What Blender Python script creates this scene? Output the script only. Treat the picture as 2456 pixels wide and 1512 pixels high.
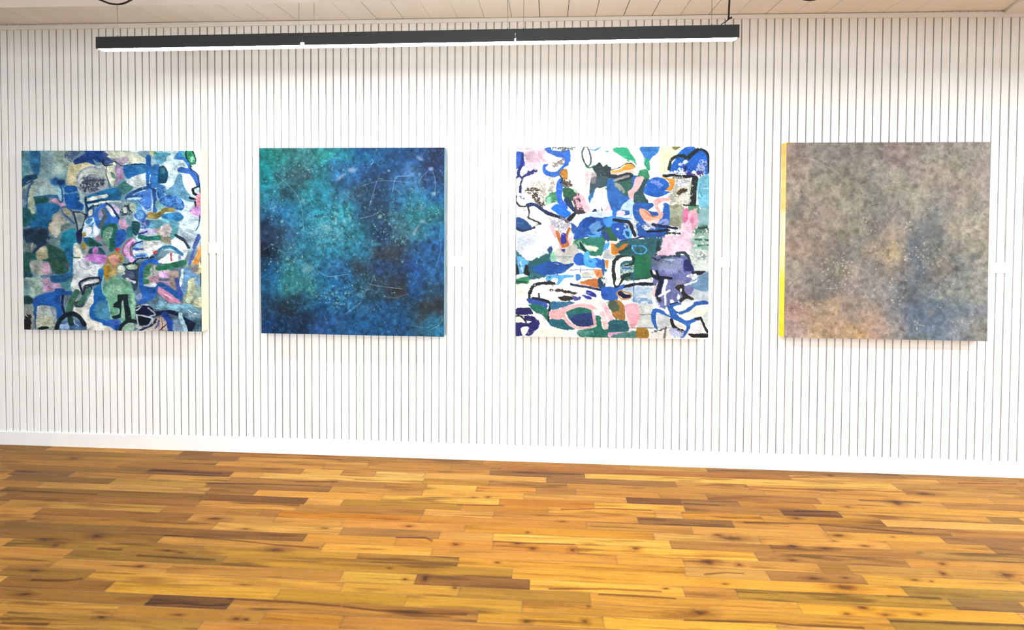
import bpy, bmesh, math, random
import numpy as np
from mathutils import Vector, Matrix

for o in list(bpy.data.objects):
    bpy.data.objects.remove(o, do_unlink=True)
scn = bpy.context.scene
COL = scn.collection

# ------------------------------------------------------------------ camera
CAM = (3.70651, -3.47897, 1.66703)
ROT = ((0.998333745329156, -0.05727271919997264, -0.00704049518862909),
       (0.05741943366027165, 0.9980900768287256, 0.02278611801430693),
       (0.005722025445040243, -0.023152411785154137, 0.999715571676933))
F_PX, PPX, PPY, W_PX, H_PX = 1300.0, 1240.87, 520.355, 2456, 1512
cd = bpy.data.cameras.new('camera'); cam = bpy.data.objects.new('camera', cd); COL.objects.link(cam)
R = [Vector((ROT[0][i], ROT[1][i], ROT[2][i])) for i in range(3)]      # right, forward, up
m = Matrix.Identity(4)
for i in range(3):
    m[i][0] = R[0][i]; m[i][1] = R[2][i]; m[i][2] = -R[1][i]; m[i][3] = CAM[i]
cam.matrix_world = m
cd.sensor_fit = 'HORIZONTAL'; cd.sensor_width = 36.0
cd.lens = 36.0 * F_PX / W_PX
cd.shift_x = (W_PX / 2 - PPX) / W_PX
cd.shift_y = (PPY - H_PX / 2) / W_PX
cd.clip_start = 0.05
scn.camera = cam

# ------------------------------------------------------------------ world, lights, exposure
scn.view_settings.view_transform = 'Standard'; scn.view_settings.look = 'None'
scn.view_settings.gamma = 1.0; scn.view_settings.use_curve_mapping = False
scn.view_settings.exposure = 0.0
wd = bpy.data.worlds.new('world'); scn.world = wd; wd.use_nodes = True
wd.node_tree.nodes['Background'].inputs[0].default_value = (0.75, 0.85, 1, 1)
wd.node_tree.nodes['Background'].inputs[1].default_value = 0.3
BAR_L = 104.0            # radiance of the visible linear light's diffuser
def area(name, loc, rot, sx, sy, power, col):
    l = bpy.data.lights.new(name, 'AREA'); l.shape = 'RECTANGLE'; l.size = sx; l.size_y = sy
    l.energy = power; l.color = col
    o = bpy.data.objects.new(name, l); COL.objects.link(o); o.location = loc; o.rotation_euler = rot
    return o
# the room's other linear lights (behind and beside the photographer) and its daylight
area('linear_light_lamp', (7.35, -1.72, 2.52), (0, 0, 0), 3.3, 0.07, 165, (0.82, 0.92, 1.0))
area('linear_light_lamp', (4.6, -3.7, 2.5), (0, 0, 0), 4.6, 0.07, 60, (0.95, 0.97, 1.0))
area('linear_light_lamp', (6.2, -5.2, 2.5), (0, 0, 0), 4.0, 0.07, 50, (0.95, 0.97, 1.0))
area('daylight_window_lamp', (3.0, -6.6, 1.5), (math.radians(90), 0, 0), 3.4, 1.9, 285, (0.74, 0.89, 1.0))

area('added_ceiling_fill', (3.0, -3.4, 2.5), (math.pi, 0, 0), 7.0, 0.1, 95, (0.90, 0.96, 1.0))  # unseen upward lamp, added to brighten the ceiling
area('added_ceiling_fill', (2.963, -.7175, 2.546), (math.pi, 0, 0), 3.2, 0.05, 4.5, (1.0, 0.97, 0.92))  # upward fill added above the pendant to lift the ceiling strip and upper wall
# ------------------------------------------------------------------ helpers
rng = np.random.RandomState(7)
def tag(o, label=None, cat=None, group=None, kind=None):
    if label: o['label'] = label
    if cat: o['category'] = cat
    if group: o['group'] = group
    if kind: o['kind'] = kind
    return o
def link(name, me, mat=None, parent=None):
    o = bpy.data.objects.new(name, me); COL.objects.link(o)
    if mat: me.materials.append(mat)
    if parent: o.parent = parent
    return o
def from_bm(name, bm, mat, parent=None, smooth=False):
    bmesh.ops.recalc_face_normals(bm, faces=bm.faces)
    me = bpy.data.meshes.new(name); bm.to_mesh(me); bm.free()
    if smooth:
        for p in me.polygons: p.use_smooth = True
    return link(name, me, mat, parent)
def box(bm, x0, x1, y0, y1, z0, z1):
    v = [bm.verts.new((x, y, z)) for x in (x0, x1) for y in (y0, y1) for z in (z0, z1)]
    for f in ((0,1,3,2),(4,6,7,5),(0,4,5,1),(2,3,7,6),(0,2,6,4),(1,5,7,3)):
        bm.faces.new([v[i] for i in f])
    return v
def tube(bm, pts, r, n=8):
    pts = [Vector(p) for p in pts]; rings = []
    for i, p in enumerate(pts):
        d = (pts[min(i+1, len(pts)-1)] - pts[max(i-1, 0)]).normalized()
        a = d.cross(Vector((0, 1, 0)) if abs(d.y) < 0.9 else Vector((1, 0, 0))).normalized(); b = d.cross(a)
        rr = r[i] if isinstance(r, (list, tuple)) else r
        rings.append([bm.verts.new(p + a*rr*math.cos(2*math.pi*k/n) + b*rr*math.sin(2*math.pi*k/n)) for k in range(n)])
    for A, B in zip(rings, rings[1:]):
        for k in range(n): bm.faces.new((A[k], A[(k+1)%n], B[(k+1)%n], B[k]))
    bm.faces.new(rings[0]); bm.faces.new(rings[-1])
def grid_mesh(name, V, quads, colors=None):
    me = bpy.data.meshes.new(name); n = len(V); q = len(quads)
    me.vertices.add(n); me.vertices.foreach_set('co', V.astype(np.float32).ravel())
    me.loops.add(q*4); me.loops.foreach_set('vertex_index', quads.astype(np.int32).ravel())
    me.polygons.add(q); me.polygons.foreach_set('loop_start', np.arange(0, q*4, 4, dtype=np.int32))
    try: me.polygons.foreach_set('loop_total', np.full(q, 4, dtype=np.int32))
    except Exception: pass
    me.update(calc_edges=True)
    if colors is not None:
        a = me.color_attributes.new('paint', 'FLOAT_COLOR', 'POINT')
        a.data.foreach_set('color', np.concatenate([colors, np.ones((n, 1))], 1).astype(np.float32).ravel())
    return me
def lin(c):
    c = np.asarray(c, float); return np.where(c <= .04045, c/12.92, ((c+.055)/1.055)**2.4)
def hexc(h): return np.array([int(h[i:i+2], 16) for i in (0, 2, 4)])/255.0

# value noise on arbitrary coordinates
class Noise:
    def __init__(s, seed, n=256):
        s.t = np.random.RandomState(seed).rand(n, n); s.n = n
    def __call__(s, x, y):
        xi = np.floor(x).astype(int); yi = np.floor(y).astype(int); fx = x-xi; fy = y-yi
        fx = fx*fx*(3-2*fx); fy = fy*fy*(3-2*fy); n = s.n; t = s.t
        a = t[xi % n, yi % n]; b = t[(xi+1) % n, yi % n]; c = t[xi % n, (yi+1) % n]; d = t[(xi+1) % n, (yi+1) % n]
        return (a*(1-fx)+b*fx)*(1-fy)+(c*(1-fx)+d*fx)*fy
def fbm(seed, x, y, oct=4, gain=.5):
    r = 0; a = 1; t = 0
    for k in range(oct):
        r = r+a*Noise(seed+k*17)(x*2**k+k*9.3, y*2**k+k*4.7); t += a; a *= gain
    return r/t

# ------------------------------------------------------------------ materials
def mat(name, base=(.8,.8,.8), rough=.6, spec=.3, metal=0, attr=None, attr_gain=1.0):
    M = bpy.data.materials.new(name); M.use_nodes = True; nt = M.node_tree; b = nt.nodes['Principled BSDF']
    b.inputs['Base Color'].default_value = (*base, 1); b.inputs['Roughness'].default_value = rough
    b.inputs['Specular IOR Level'].default_value = spec; b.inputs['Metallic'].default_value = metal
    return M, nt, b
def N(nt, t, **kw):
    n = nt.nodes.new(t)
    for k, v in kw.items():
        if k in n.inputs: n.inputs[k].default_value = v
        else: setattr(n, k, v)
    return n
def noise_tint(nt, b, c0, c1, scale, stretch=(1,1,1), bump=0.0, detail=4):
    tc = N(nt, 'ShaderNodeTexCoord'); mp = N(nt, 'ShaderNodeMapping'); mp.inputs['Scale'].default_value = stretch
    no = N(nt, 'ShaderNodeTexNoise'); no.inputs['Scale'].default_value = scale; no.inputs['Detail'].default_value = detail
    nt.links.new(tc.outputs['Object'], mp.inputs[0]); nt.links.new(mp.outputs[0], no.inputs[0])
    rp = N(nt, 'ShaderNodeValToRGB'); rp.color_ramp.elements[0].color = (*c0, 1); rp.color_ramp.elements[1].color = (*c1, 1)
    rp.color_ramp.elements[0].position = .3; rp.color_ramp.elements[1].position = .7
    nt.links.new(no.outputs[0], rp.inputs[0]); nt.links.new(rp.outputs[0], b.inputs['Base Color'])
    if bump:
        bp = N(nt, 'ShaderNodeBump'); bp.inputs['Strength'].default_value = bump; bp.inputs['Distance'].default_value = .002
        nt.links.new(no.outputs[0], bp.inputs['Height']); nt.links.new(bp.outputs[0], b.inputs['Normal'])
M_WALL, nt, b = mat('painted_boards', rough=.55, spec=.25)
noise_tint(nt, b, (.79,.785,.765), (.83,.825,.81), 14, (1,1,.25), .15)
M_TRIM, nt, b = mat('painted_trim', rough=.5, spec=.3); noise_tint(nt, b, (.79,.785,.765), (.82,.815,.8), 8, (1,1,1), .1)
M_CEIL, nt, b = mat('painted_ceiling_planks', rough=.6, spec=.2); noise_tint(nt, b, (.84,.83,.79), (.88,.87,.84), 5, (1,.3,1), .15)
M_BEAM, nt, b = mat('blue_white_painted_beam', rough=.5, spec=.2); noise_tint(nt, b, (.84,.88,.91), (.88,.91,.93), 6)
M_JOINT, nt, b = mat('joint_painted_shade', rough=.8, spec=.1); noise_tint(nt, b, (.54,.52,.49), (.68,.66,.63), 9, (1,1,.6))  # darker tone that stands in for shade down in the board grooves
M_SHELL, nt, b = mat('plain_white_paint', (.8,.79,.77), .7, .2); noise_tint(nt, b, (.79,.78,.76), (.81,.8,.78), 3)
M_GAP, nt, b = mat('dark_gap', (.05,.04,.03), .9, .05); noise_tint(nt, b, (.03,.025,.02), (.08,.06,.05), 20)
M_BLACK, nt, b = mat('black_metal', (.012,.012,.012), .45, .4); noise_tint(nt, b, (.010,.010,.011), (.016,.015,.014), 60)
M_CORD, nt, b = mat('black_rubber', (.01,.008,.008), .5, .3); noise_tint(nt, b, (.008,.006,.006), (.014,.010,.009), 40)
M_WIRE, nt, b = mat('steel_wire', (.12,.11,.10), .5, .3, .3); noise_tint(nt, b, (.09,.085,.08), (.14,.13,.12), 40)
M_CARD, nt, b = mat('white_card', (.87,.87,.86), .5, .3); noise_tint(nt, b, (.86,.86,.85), (.88,.88,.87), 30)
M_INK, nt, b = mat('grey_ink', (.22,.22,.23), .6, .2); noise_tint(nt, b, (.10,.10,.11), (.14,.14,.15), 90)
M_PINE, nt, b = mat('stretcher_wood', (.6,.45,.28), .6, .2); noise_tint(nt, b, (.52,.37,.22), (.66,.5,.32), 12, (1,1,6))
M_DIFF = bpy.data.materials.new('lit_diffuser'); M_DIFF.use_nodes = True; nt = M_DIFF.node_tree
b = nt.nodes['Principled BSDF']; b.inputs['Base Color'].default_value = (.9,.9,.88,1)
b.inputs['Emission Color'].default_value = (.965, .98, .965, 1); b.inputs['Emission Strength'].default_value = BAR_L
def attr_mat(name, rough, spec, bump_scale, bump, var=.06, vscale=120, stretch=(1,1,1)):
    M, nt, b = mat(name, rough=rough, spec=spec)
    at = N(nt, 'ShaderNodeAttribute'); at.attribute_name = 'paint'
    tc = N(nt, 'ShaderNodeTexCoord'); mp = N(nt, 'ShaderNodeMapping'); mp.inputs['Scale'].default_value = stretch
    no = N(nt, 'ShaderNodeTexNoise'); no.inputs['Scale'].default_value = vscale; no.inputs['Detail'].default_value = 5
    nt.links.new(tc.outputs['Object'], mp.inputs[0]); nt.links.new(mp.outputs[0], no.inputs[0])
    mr = N(nt, 'ShaderNodeMapRange'); mr.inputs['From Min'].default_value = .25; mr.inputs['From Max'].default_value = .75
    mr.inputs['To Min'].default_value = 1-var; mr.inputs['To Max'].default_value = 1+var
    nt.links.new(no.outputs[0], mr.inputs['Value'])
    mx = N(nt, 'ShaderNodeVectorMath', operation='SCALE')
    nt.links.new(at.outputs['Color'], mx.inputs[0]); nt.links.new(mr.outputs[0], mx.inputs['Scale'])
    nt.links.new(mx.outputs[0], b.inputs['Base Color'])
    n2 = N(nt, 'ShaderNodeTexNoise'); n2.inputs['Scale'].default_value = bump_scale; n2.inputs['Detail'].default_value = 4
    nt.links.new(mp.outputs[0], n2.inputs[0])
    bp = N(nt, 'ShaderNodeBump'); bp.inputs['Strength'].default_value = bump; bp.inputs['Distance'].default_value = .001
    nt.links.new(n2.outputs[0], bp.inputs['Height']); nt.links.new(bp.outputs[0], b.inputs['Normal'])
    return M
M_PAINT = attr_mat('artist_paint', .55, .14, 90, .35, .07, 160)
M_FLOOR = attr_mat('oak_floor_boards', .5, .2, 60, .15, .24, 34, (1.0, 15, 1))
M_EDGE_CREAM, nt, b = mat('raw_canvas_edge', (.78,.70,.52), .7, .2); noise_tint(nt, b, (.74,.66,.47), (.82,.76,.60), 30)
M_EDGE_BLUE, nt, b = mat('blue_grey_canvas_edge', (.2,.35,.45), .6, .2); noise_tint(nt, b, (.10,.22,.34), (.24,.40,.48), 18, (1,1,.4))
M_EDGE_WHITE, nt, b = mat('white_canvas_edge', (.8,.78,.7), .7, .2); noise_tint(nt, b, (.76,.74,.66), (.84,.82,.76), 20)

# ------------------------------------------------------------------ setting
ZC = 2.8575
X0, X1, YB = -4.0, 11.0, -7.2
# back wall: narrow vertical boards with a groove every 5 cm
GW, GD = .0038, .013
wr = random.Random(3)
xs, ys = [X0], [0.0]
i = int(X0/.05)+1
while i*.05 < X1-.03:
    c = i*.05 + wr.uniform(-.0007, .0007); w = GW*wr.uniform(.8, 1.2); e = wr.uniform(-.0003, .0003)
    xs += [c-w-.0012, c-w, c-w*.8, c+w*.8, c+w, c+w+.0012]; ys += [e, e+.0015, GD, GD, e+.0015, e]
    i += 1
xs.append(X1); ys.append(0.0)
bm = bmesh.new(); zz = [0.0, ZC+.1]
rows = [[bm.verts.new((x, y, z)) for x, y in zip(xs, ys)] for z in zz]
for k in range(len(xs)-1):
    f = bm.faces.new((rows[0][k], rows[0][k+1], rows[1][k+1], rows[1][k]))
    if max(ys[k], ys[k+1]) > GD*.9: f.material_index = 1       # groove insides: their shade painted in as a darker tone
bk = [bm.verts.new((x, .12, z)) for x in (X0, X1) for z in (0, ZC+.1)]
bm.faces.new((bk[0], bk[1], bk[3], bk[2])); 
bm.faces.new((rows[0][0], rows[1][0], bk[1], bk[0])); bm.faces.new((rows[0][-1], bk[2], bk[3], rows[1][-1]))
bm.faces.new([*rows[1], bk[3], bk[1]])
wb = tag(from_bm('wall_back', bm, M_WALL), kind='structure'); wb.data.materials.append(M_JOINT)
for nm, a in (('wall_left', (X0-.12, X0, YB, .12, 0, ZC+.1)), ('wall_right', (X1, X1+.12, YB, .12, 0, ZC+.1)),
              ('wall_front', (X0, X1, YB-.12, YB, 0, ZC+.1))):
    bm = bmesh.new(); box(bm, *a); tag(from_bm(nm, bm, M_SHELL), kind='structure')
# baseboard and the flat board under the ceiling, both slightly out of true as in any old building
def strip(name, pts0, pts1, yf, mt, lip=0.0):
    bm = bmesh.new(); rows = []
    for (x, a), (_, c) in zip(pts0, pts1):
        rows.append([bm.verts.new(p) for p in ((x, 0.004, a), (x, yf, a), (x, yf, c-lip), (x, yf+lip, c), (x, 0.004, c))])
    for A, B in zip(rows, rows[1:]):
        for k in range(5): bm.faces.new((A[k], B[k], B[(k+1) % 5], A[(k+1) % 5]))
    bm.faces.new(rows[0]); bm.faces.new(rows[-1])
    return tag(from_bm(name, bm, mt), kind='structure')
PX_ = [X0, -.05, 2.35, 4.58, 6.64, X1]
strip('baseboard_back', [(x, 0.0) for x in PX_], list(zip(PX_, [.092, .0915, .1035, .1015, .0955, .095])), -.011, M_TRIM, .003)
TX = [X0, 0, 1.17, 2.36, 3.5, 4.5, 5.56, 6.44, X1]
strip('trim_1', list(zip(TX, [2.82, 2.8207, 2.8233, 2.829, 2.831, 2.832, 2.826, 2.818, 2.815])),
      list(zip(TX, [2.849, 2.8495, 2.8535, 2.854, 2.8545, 2.854, 2.853, 2.850, 2.85])), -.012, M_TRIM, .002)
# ceiling planks running away from the wall
seams = [-1.42+.1745*k for k in range(-15, 15)] + [1.188,1.363,1.537,1.711,1.886,2.064,2.244,2.415,2.592,2.766,2.943,3.117,3.290,3.465,3.642,3.818,3.994,4.170,4.347,4.521,4.696,4.869,5.044,5.218,5.394,5.563] + [5.563+.1745*k for k in range(1, 32)]
seams = [s for s in seams if X0 < s < X1]
bm = bmesh.new(); prev = X0
for s in seams+[X1]:
    g = wr.choice([.0008, .0014, .002, .0026]); dz = wr.uniform(-.0012, .0012)
    a, c = prev, s-g
    v = [bm.verts.new((x, y, z)) for x in (a, c) for y in (.0, YB) for z in (ZC+dz+.0, ZC+.03)]
    for f in ((0,1,3,2),(4,6,7,5),(0,4,5,1),(2,3,7,6),(0,2,6,4),(1,5,7,3)): bm.faces.new([v[k] for k in f])
    prev = s+g
box(bm, X0, X1, YB, .0, ZC+.031, ZC+.1)
tag(from_bm('ceiling', bm, M_CEIL), kind='structure')
# painted beam across the room and the boxed header running out from the wall on the right
bm = bmesh.new(); box(bm, X0, X1, -1.125, -1.0, 2.596, ZC-.001); bmesh.ops.bevel(bm, geom=bm.edges[:], offset=.004, segments=2, affect='EDGES')
tag(from_bm('trim_2', bm, M_BEAM), kind='structure')
bm = bmesh.new()
lo = [(6.449, -.013), (6.39, -.165), (6.30, -.99), (6.75, -.99), (6.75, -.013)]
A = [bm.verts.new((x, y, 2.838)) for x, y in lo]; B = [bm.verts.new((x, y, ZC-.002)) for x, y in lo]
for k in range(5): bm.faces.new((A[k], A[(k+1) % 5], B[(k+1) % 5], B[k]))
bm.faces.new(A); bm.faces.new(B)
tag(from_bm('trim_3', bm, M_TRIM), kind='structure')

# ------------------------------------------------------------------ floor: strip boards, 65 mm wide, random lengths
PLANKS = """0:1.279 1.494 925f30,1.494 2.374 b87a3a,5.894 6.584 b07c40;1:0.059 1.286 a87838,3.417 5.197 b07038;2:0.168 1.602 b8843e,3.941 5.778 f0bb60,5.778 6.493 c08c44;3:1.012 2.194 b07838,2.194 2.442 f0b85c,2.652 2.957 efc070;4:0.261 0.324 a87a38,0.324 1.243 a37436,1.243 1.776 805028,1.966 2.967 f0ba66,2.967 3.363 c08a3c,5.289 6.224 dc9c4c;5:1.301 1.797 d39c50,2.756 2.999 bf8540,2.999 3.297 f0b85c,3.297 3.646 e09a48,3.876 4.353 d2924a,4.621 5.244 a87038;6:0.459 1.122 92682f,1.122 1.702 d0a050,1.702 2.450 9c6c38,2.994 3.576 eeb055,4.158 4.461 7a4c28,4.781 5.192 c88840,5.192 6.291 dfa04a;7:2.037 2.778 e8a650,2.778 3.443 f0b85a,3.443 3.969 cf8538,3.969 4.464 efae50,4.984 5.293 7a4c28,5.293 6.065 cf9448,6.065 6.231 9a7038;8:0.561 1.763 96692e,1.763 2.366 8a5a2c,2.571 3.241 b98638,3.241 3.715 cf8d3e,3.715 4.292 e8a64e,4.436 4.855 d89440,4.855 5.478 c08638;9:0.635 1.782 a06c34,3.424 4.190 d8964a;10:0.720 1.630 c8954a,1.630 2.179 b47c3c,2.275 3.037 cf8534,3.037 3.913 d08e42,5.134 5.688 e0a24c;11:0.973 1.824 a06c34,1.824 2.279 d29850,2.645 3.287 dd9a50,3.287 4.247 d9983f,5.391 5.870 cf9448,5.870 6.019 9a6c38;12:0.806 1.003 bf8844,1.125 2.001 b8823e,2.001 2.665 e0a858,3.441 4.316 f5bd5e,5.491 5.964 a87c40;13:0.906 1.583 8a6430,1.583 2.508 8e6030,2.508 2.966 dc9c48,2.966 3.447 d89445,3.447 3.857 d08c40,3.857 4.703 f0b050;14:0.994 1.800 96692f,1.800 2.626 c89048,2.626 3.160 e8a850,3.160 4.038 d9984a,4.038 4.348 e5a64e,4.967 5.098 a87838,5.098 5.780 c08c48;15:1.081 2.054 a87c38,2.054 2.818 c4903f,2.818 3.298 ad7d3a,3.298 4.337 e0a045,5.127 5.812 d8a04a;16:1.449 2.208 9c7434,2.208 3.555 b88638,3.555 5.258 e5a648,5.258 5.767 a07c38;17:1.178 1.443 c08c44,2.794 3.129 d0a048,3.129 3.636 8e6030,3.636 4.301 f0b454,4.527 5.409 b58a3c,5.409 5.696 8c6638;18:1.255 1.673 9c7234,1.673 2.822 d9a04c,2.822 3.333 d09c45,3.333 3.895 b08238,3.895 4.758 dca04a,4.758 5.636 e2a444;19:1.322 1.819 9a6c34,1.819 2.567 d8a244,2.567 3.120 c09038,3.120 3.609 cb9840,3.609 5.085 c99040,5.085 5.598 a07c38;20:1.390 2.048 9a6e34,2.048 2.399 6a4424,2.399 3.432 a87438,3.432 3.938 c8923c,3.938 4.621 eab04c;21:1.450 1.956 c08e46,1.956 2.574 b4803c,2.574 2.896 c08438;22:1.526 2.348 b08440"""
KNOTS = """3.265 0.885 0.020 0.013;3.643 0.895 0.017 0.012;3.613 0.763 0.010 0.008;3.481 1.005 0.012 0.008;2.995 0.752 0.023 0.011;4.141 0.859 0.018 0.011;2.994 1.076 0.009 0.007;3.083 1.144 0.011 0.009;3.313 1.181 0.012 0.013;3.884 1.254 0.007 0.007;4.227 1.127 0.015 0.005;3.374 0.449 0.013 0.009;3.295 0.458 0.019 0.007;3.790 0.658 0.019 0.007;3.563 0.857 0.020 0.008;3.834 0.890 0.016 0.015;3.171 1.133 0.012 0.019;3.631 1.353 0.017 0.010;3.864 1.338 0.014 0.012;1.474 0.941 0.034 0.017;1.853 1.139 0.020 0.011;2.407 0.983 0.046 0.014;1.244 0.982 0.068 0.015;1.331 1.020 0.023 0.012;2.470 1.414 0.017 0.010;2.510 1.415 0.011 0.007;0.639 0.167 0.032 0.014;1.928 1.442 0.022 0.010;2.223 1.409 0.022 0.006;1.502 1.341 0.035 0.011;2.168 0.831 0.024 0.008;1.965 0.756 0.051 0.014;2.567 0.798 0.024 0.008;1.895 1.024 0.033 0.008;1.404 1.199 0.037 0.009;2.389 1.224 0.024 0.005;1.972 1.035 0.020 0.006;5.181 0.685 0.035 0.015;5.063 0.798 0.034 0.012;5.265 0.764 0.027 0.009;4.910 0.787 0.027 0.013;4.637 0.746 0.063 0.018;5.552 0.878 0.016 0.010;5.507 0.948 0.015 0.017;5.792 0.940 0.028 0.019;5.901 0.243 0.057 0.016;5.021 1.189 0.023 0.011;4.863 0.896 0.022 0.009;4.899 1.020 0.031 0.011;5.448 0.680 0.011 0.007;4.601 0.949 0.013 0.010;5.045 1.006 0.016 0.007;5.349 0.999 0.021 0.007;5.419 1.005 0.009 0.006;4.496 1.082 0.012 0.006;4.460 0.936 0.033 0.020;5.455 0.058 0.017 0.011;5.012 1.070 0.055 0.021;5.671 0.351 0.031 0.029;5.037 0.546 0.025 0.011;4.339 1.259 0.040 0.015;5.090 1.223 0.020 0.008;5.227 1.212 0.017 0.008;4.934 1.228 0.017 0.008;5.373 0.413 0.019 0.009;4.573 0.722 0.017 0.009;5.136 0.733 0.014 0.006;5.503 0.801 0.013 0.005"""
STREAKS = """1.798 0.911 2.105 0.919 2.403 0.948 2.607 0.956;0.560 0.566 0.854 0.565 1.152 0.571;2.043 1.358 2.192 1.348 2.314 1.352 2.392 1.343;2.371 1.309 2.648 1.311 2.863 1.320;2.865 1.320 3.015 1.334 3.217 1.336 3.388 1.332;1.441 1.256 1.602 1.250 1.664 1.232;1.554 1.495 1.751 1.489;3.781 0.546 4.033 0.520 4.288 0.521;3.720 1.163 3.967 1.147 4.205 1.148;3.934 1.182 4.081 1.181 4.255 1.186;4.872 0.233 5.167 0.236 5.401 0.244;4.743 0.600 5.082 0.590 5.349 0.615 5.578 0.635;4.422 1.024 4.520 1.006 4.606 1.007;4.473 0.439 4.669 0.444;4.260 1.305 4.614 1.293 4.696 1.302 4.965 1.299;5.087 1.255 5.368 1.251 5.613 1.246;5.163 1.110 5.384 1.112;1.553 1.031 1.680 1.033;1.777 1.068 2.167 1.072;3.213 0.539 3.475 0.528;1.687 0.411 2.035 0.395 2.372 0.396;2.959 0.850 3.104 0.841 3.144 0.866;3.446 0.849 3.591 0.851 3.850 0.847;5.061 0.475 5.248 0.469;5.476 0.336 5.673 0.337 5.805 0.342;1.227 0.283 1.445 0.286 1.716 0.293;2.204 0.360 2.460 0.342;6.179 0.103 6.535 0.087"""
BW = .065
laid = {}
for part in PLANKS.split(';'):
    r, l = part.split(':'); laid[int(r)] = [(float(a), float(c), h) for a, c, h in (q.split() for q in l.split(','))]
knots = [tuple(map(float, k.split())) for k in KNOTS.split(';')]
streaks = [np.array(list(map(float, k.split()))).reshape(-1, 2) for k in STREAKS.split(';')]
tones = ['c88c46','d0944a','b98244','dca055','a87640','c08444','e0a85c','d69a50','b47c40','96683a','cc9048','d89c52']
fr = random.Random(11)
Vs, Qs, Cs = [], [], []; base = 0
nrow = int(-YB/BW)+1
for r in range(-1, nrow):
    ya, yb = max(.004+BW*r, 0.0), .004+BW*(r+1)
    segs = list(laid.get(r, [])); full = []; x = X0
    def fill(x, to):
        while to-x > .01:
            L = fr.uniform(.32, 1.15)
            if to-x-L < .25: L = to-x
            full.append((x, x+L, fr.choice(tones))); x += L
    x = X0 - 0.0
    for a, c, h in segs:
        if a > x: fill(x, a)
        full.append((max(a, x), c, h)); x = c
    fill(x, X1)
    for a, c, h in full:
        vis = ya < 2.3 and c > -.9 and a < 8.2
        nx = max(2, int((c-a)/.0065)+1) if vis else 2; ny = 25 if vis else 2
        gx = np.linspace(a+.0003, c-.0003, nx); gy = np.linspace(ya+.0003, yb-.0003, ny)
        XX, YY = np.meshgrid(gx, gy, indexing='ij'); sd = fr.random()*200
        col = lin(hexc(h)*.9+hexc('cc8c46')*.1)
        if h in tones: col = col*fr.uniform(.85, 1.12)
        if vis:
            amp = fr.uniform(.5, 1.3)
            wv = fbm(5, XX*1.6+sd, YY*9+sd, 3)*2
            g1 = fbm(31, XX*3+sd, (YY*130+wv*3), 3)                  # long grain
            g2 = fbm(57, XX*5+sd, YY*34+wv*2, 3)                      # broad tone
            k = 1+amp*(.62*(g1-.5)+.46*(g2-.5))
            dark = np.clip((fbm(77, XX*3.5+sd*2, YY*45+sd, 3)-.60)*7, 0, 1)*.42*amp
            k = k*(1-dark)
            e = np.minimum(np.minimum(YY-ya, yb-YY)/.0028, np.minimum(XX-a, c-XX)/.004); e = np.clip(e, 0, 1)
            k = k*(.78+.22*e)
            k0 = np.ones_like(k)
            for kx, ky, rx, ry in knots:
                if kx+3*rx < a or kx-3*rx > c or ky+4*ry < ya or ky-4*ry > yb: continue
                d = np.hypot((XX-kx)/max(rx, .006), (YY-ky)/max(ry*.9, .004))+.7*(fbm(91, XX*60, YY*90, 2)-.5)
                k0 = k0*(1-.72*np.clip(1.25-d, 0, 1))*(1-.22*np.clip(2.6-d, 0, 1))
            for s in streaks:
                if s[:, 0].max() < a or s[:, 0].min() > c or s[:, 1].max() < ya-.02 or s[:, 1].min() > yb+.02: continue
                yy = np.interp(XX, s[:, 0], s[:, 1]); inx = (XX > s[0, 0]) & (XX < s[-1, 0])
                wd_ = .004+.006*fbm(12, XX*9, YY*0, 2)
                k0 = k0*np.where(inx, 1-.6*np.clip(1.3-np.abs(YY-yy)/wd_, 0, 1), 1)
            tint = np.stack([k*k0, k**1.15*k0**1.25, k**1.3*k0**1.35], -1)
            C = col*tint
            Z = -.0006*(1-e)
        else:
            C = np.broadcast_to(col, XX.shape+(3,)); Z = np.zeros_like(XX)
        Vs.append(np.stack([XX, -YY, Z], -1).reshape(-1, 3)); Cs.append(np.clip(C, 0, 1).reshape(-1, 3))
        idx = np.arange(nx*ny).reshape(nx, ny)+base
        Qs.append(np.stack([idx[:-1, :-1], idx[:-1, 1:], idx[1:, 1:], idx[1:, :-1]], -1).reshape(-1, 4)); base += nx*ny
CF = np.concatenate(Cs); lum_ = CF.mean(1, keepdims=True)
FLOOR_SAT, FLOOR_GAIN = 1.1, .53
me = grid_mesh('floor', np.concatenate(Vs), np.concatenate(Qs)[:, ::-1], np.clip(lum_+(CF-lum_)*FLOOR_SAT, .004, 1)*FLOOR_GAIN)
fl = tag(link('floor', me, M_FLOOR), kind='structure')
if me.polygons[0].normal.z < 0: me.flip_normals()

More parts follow.
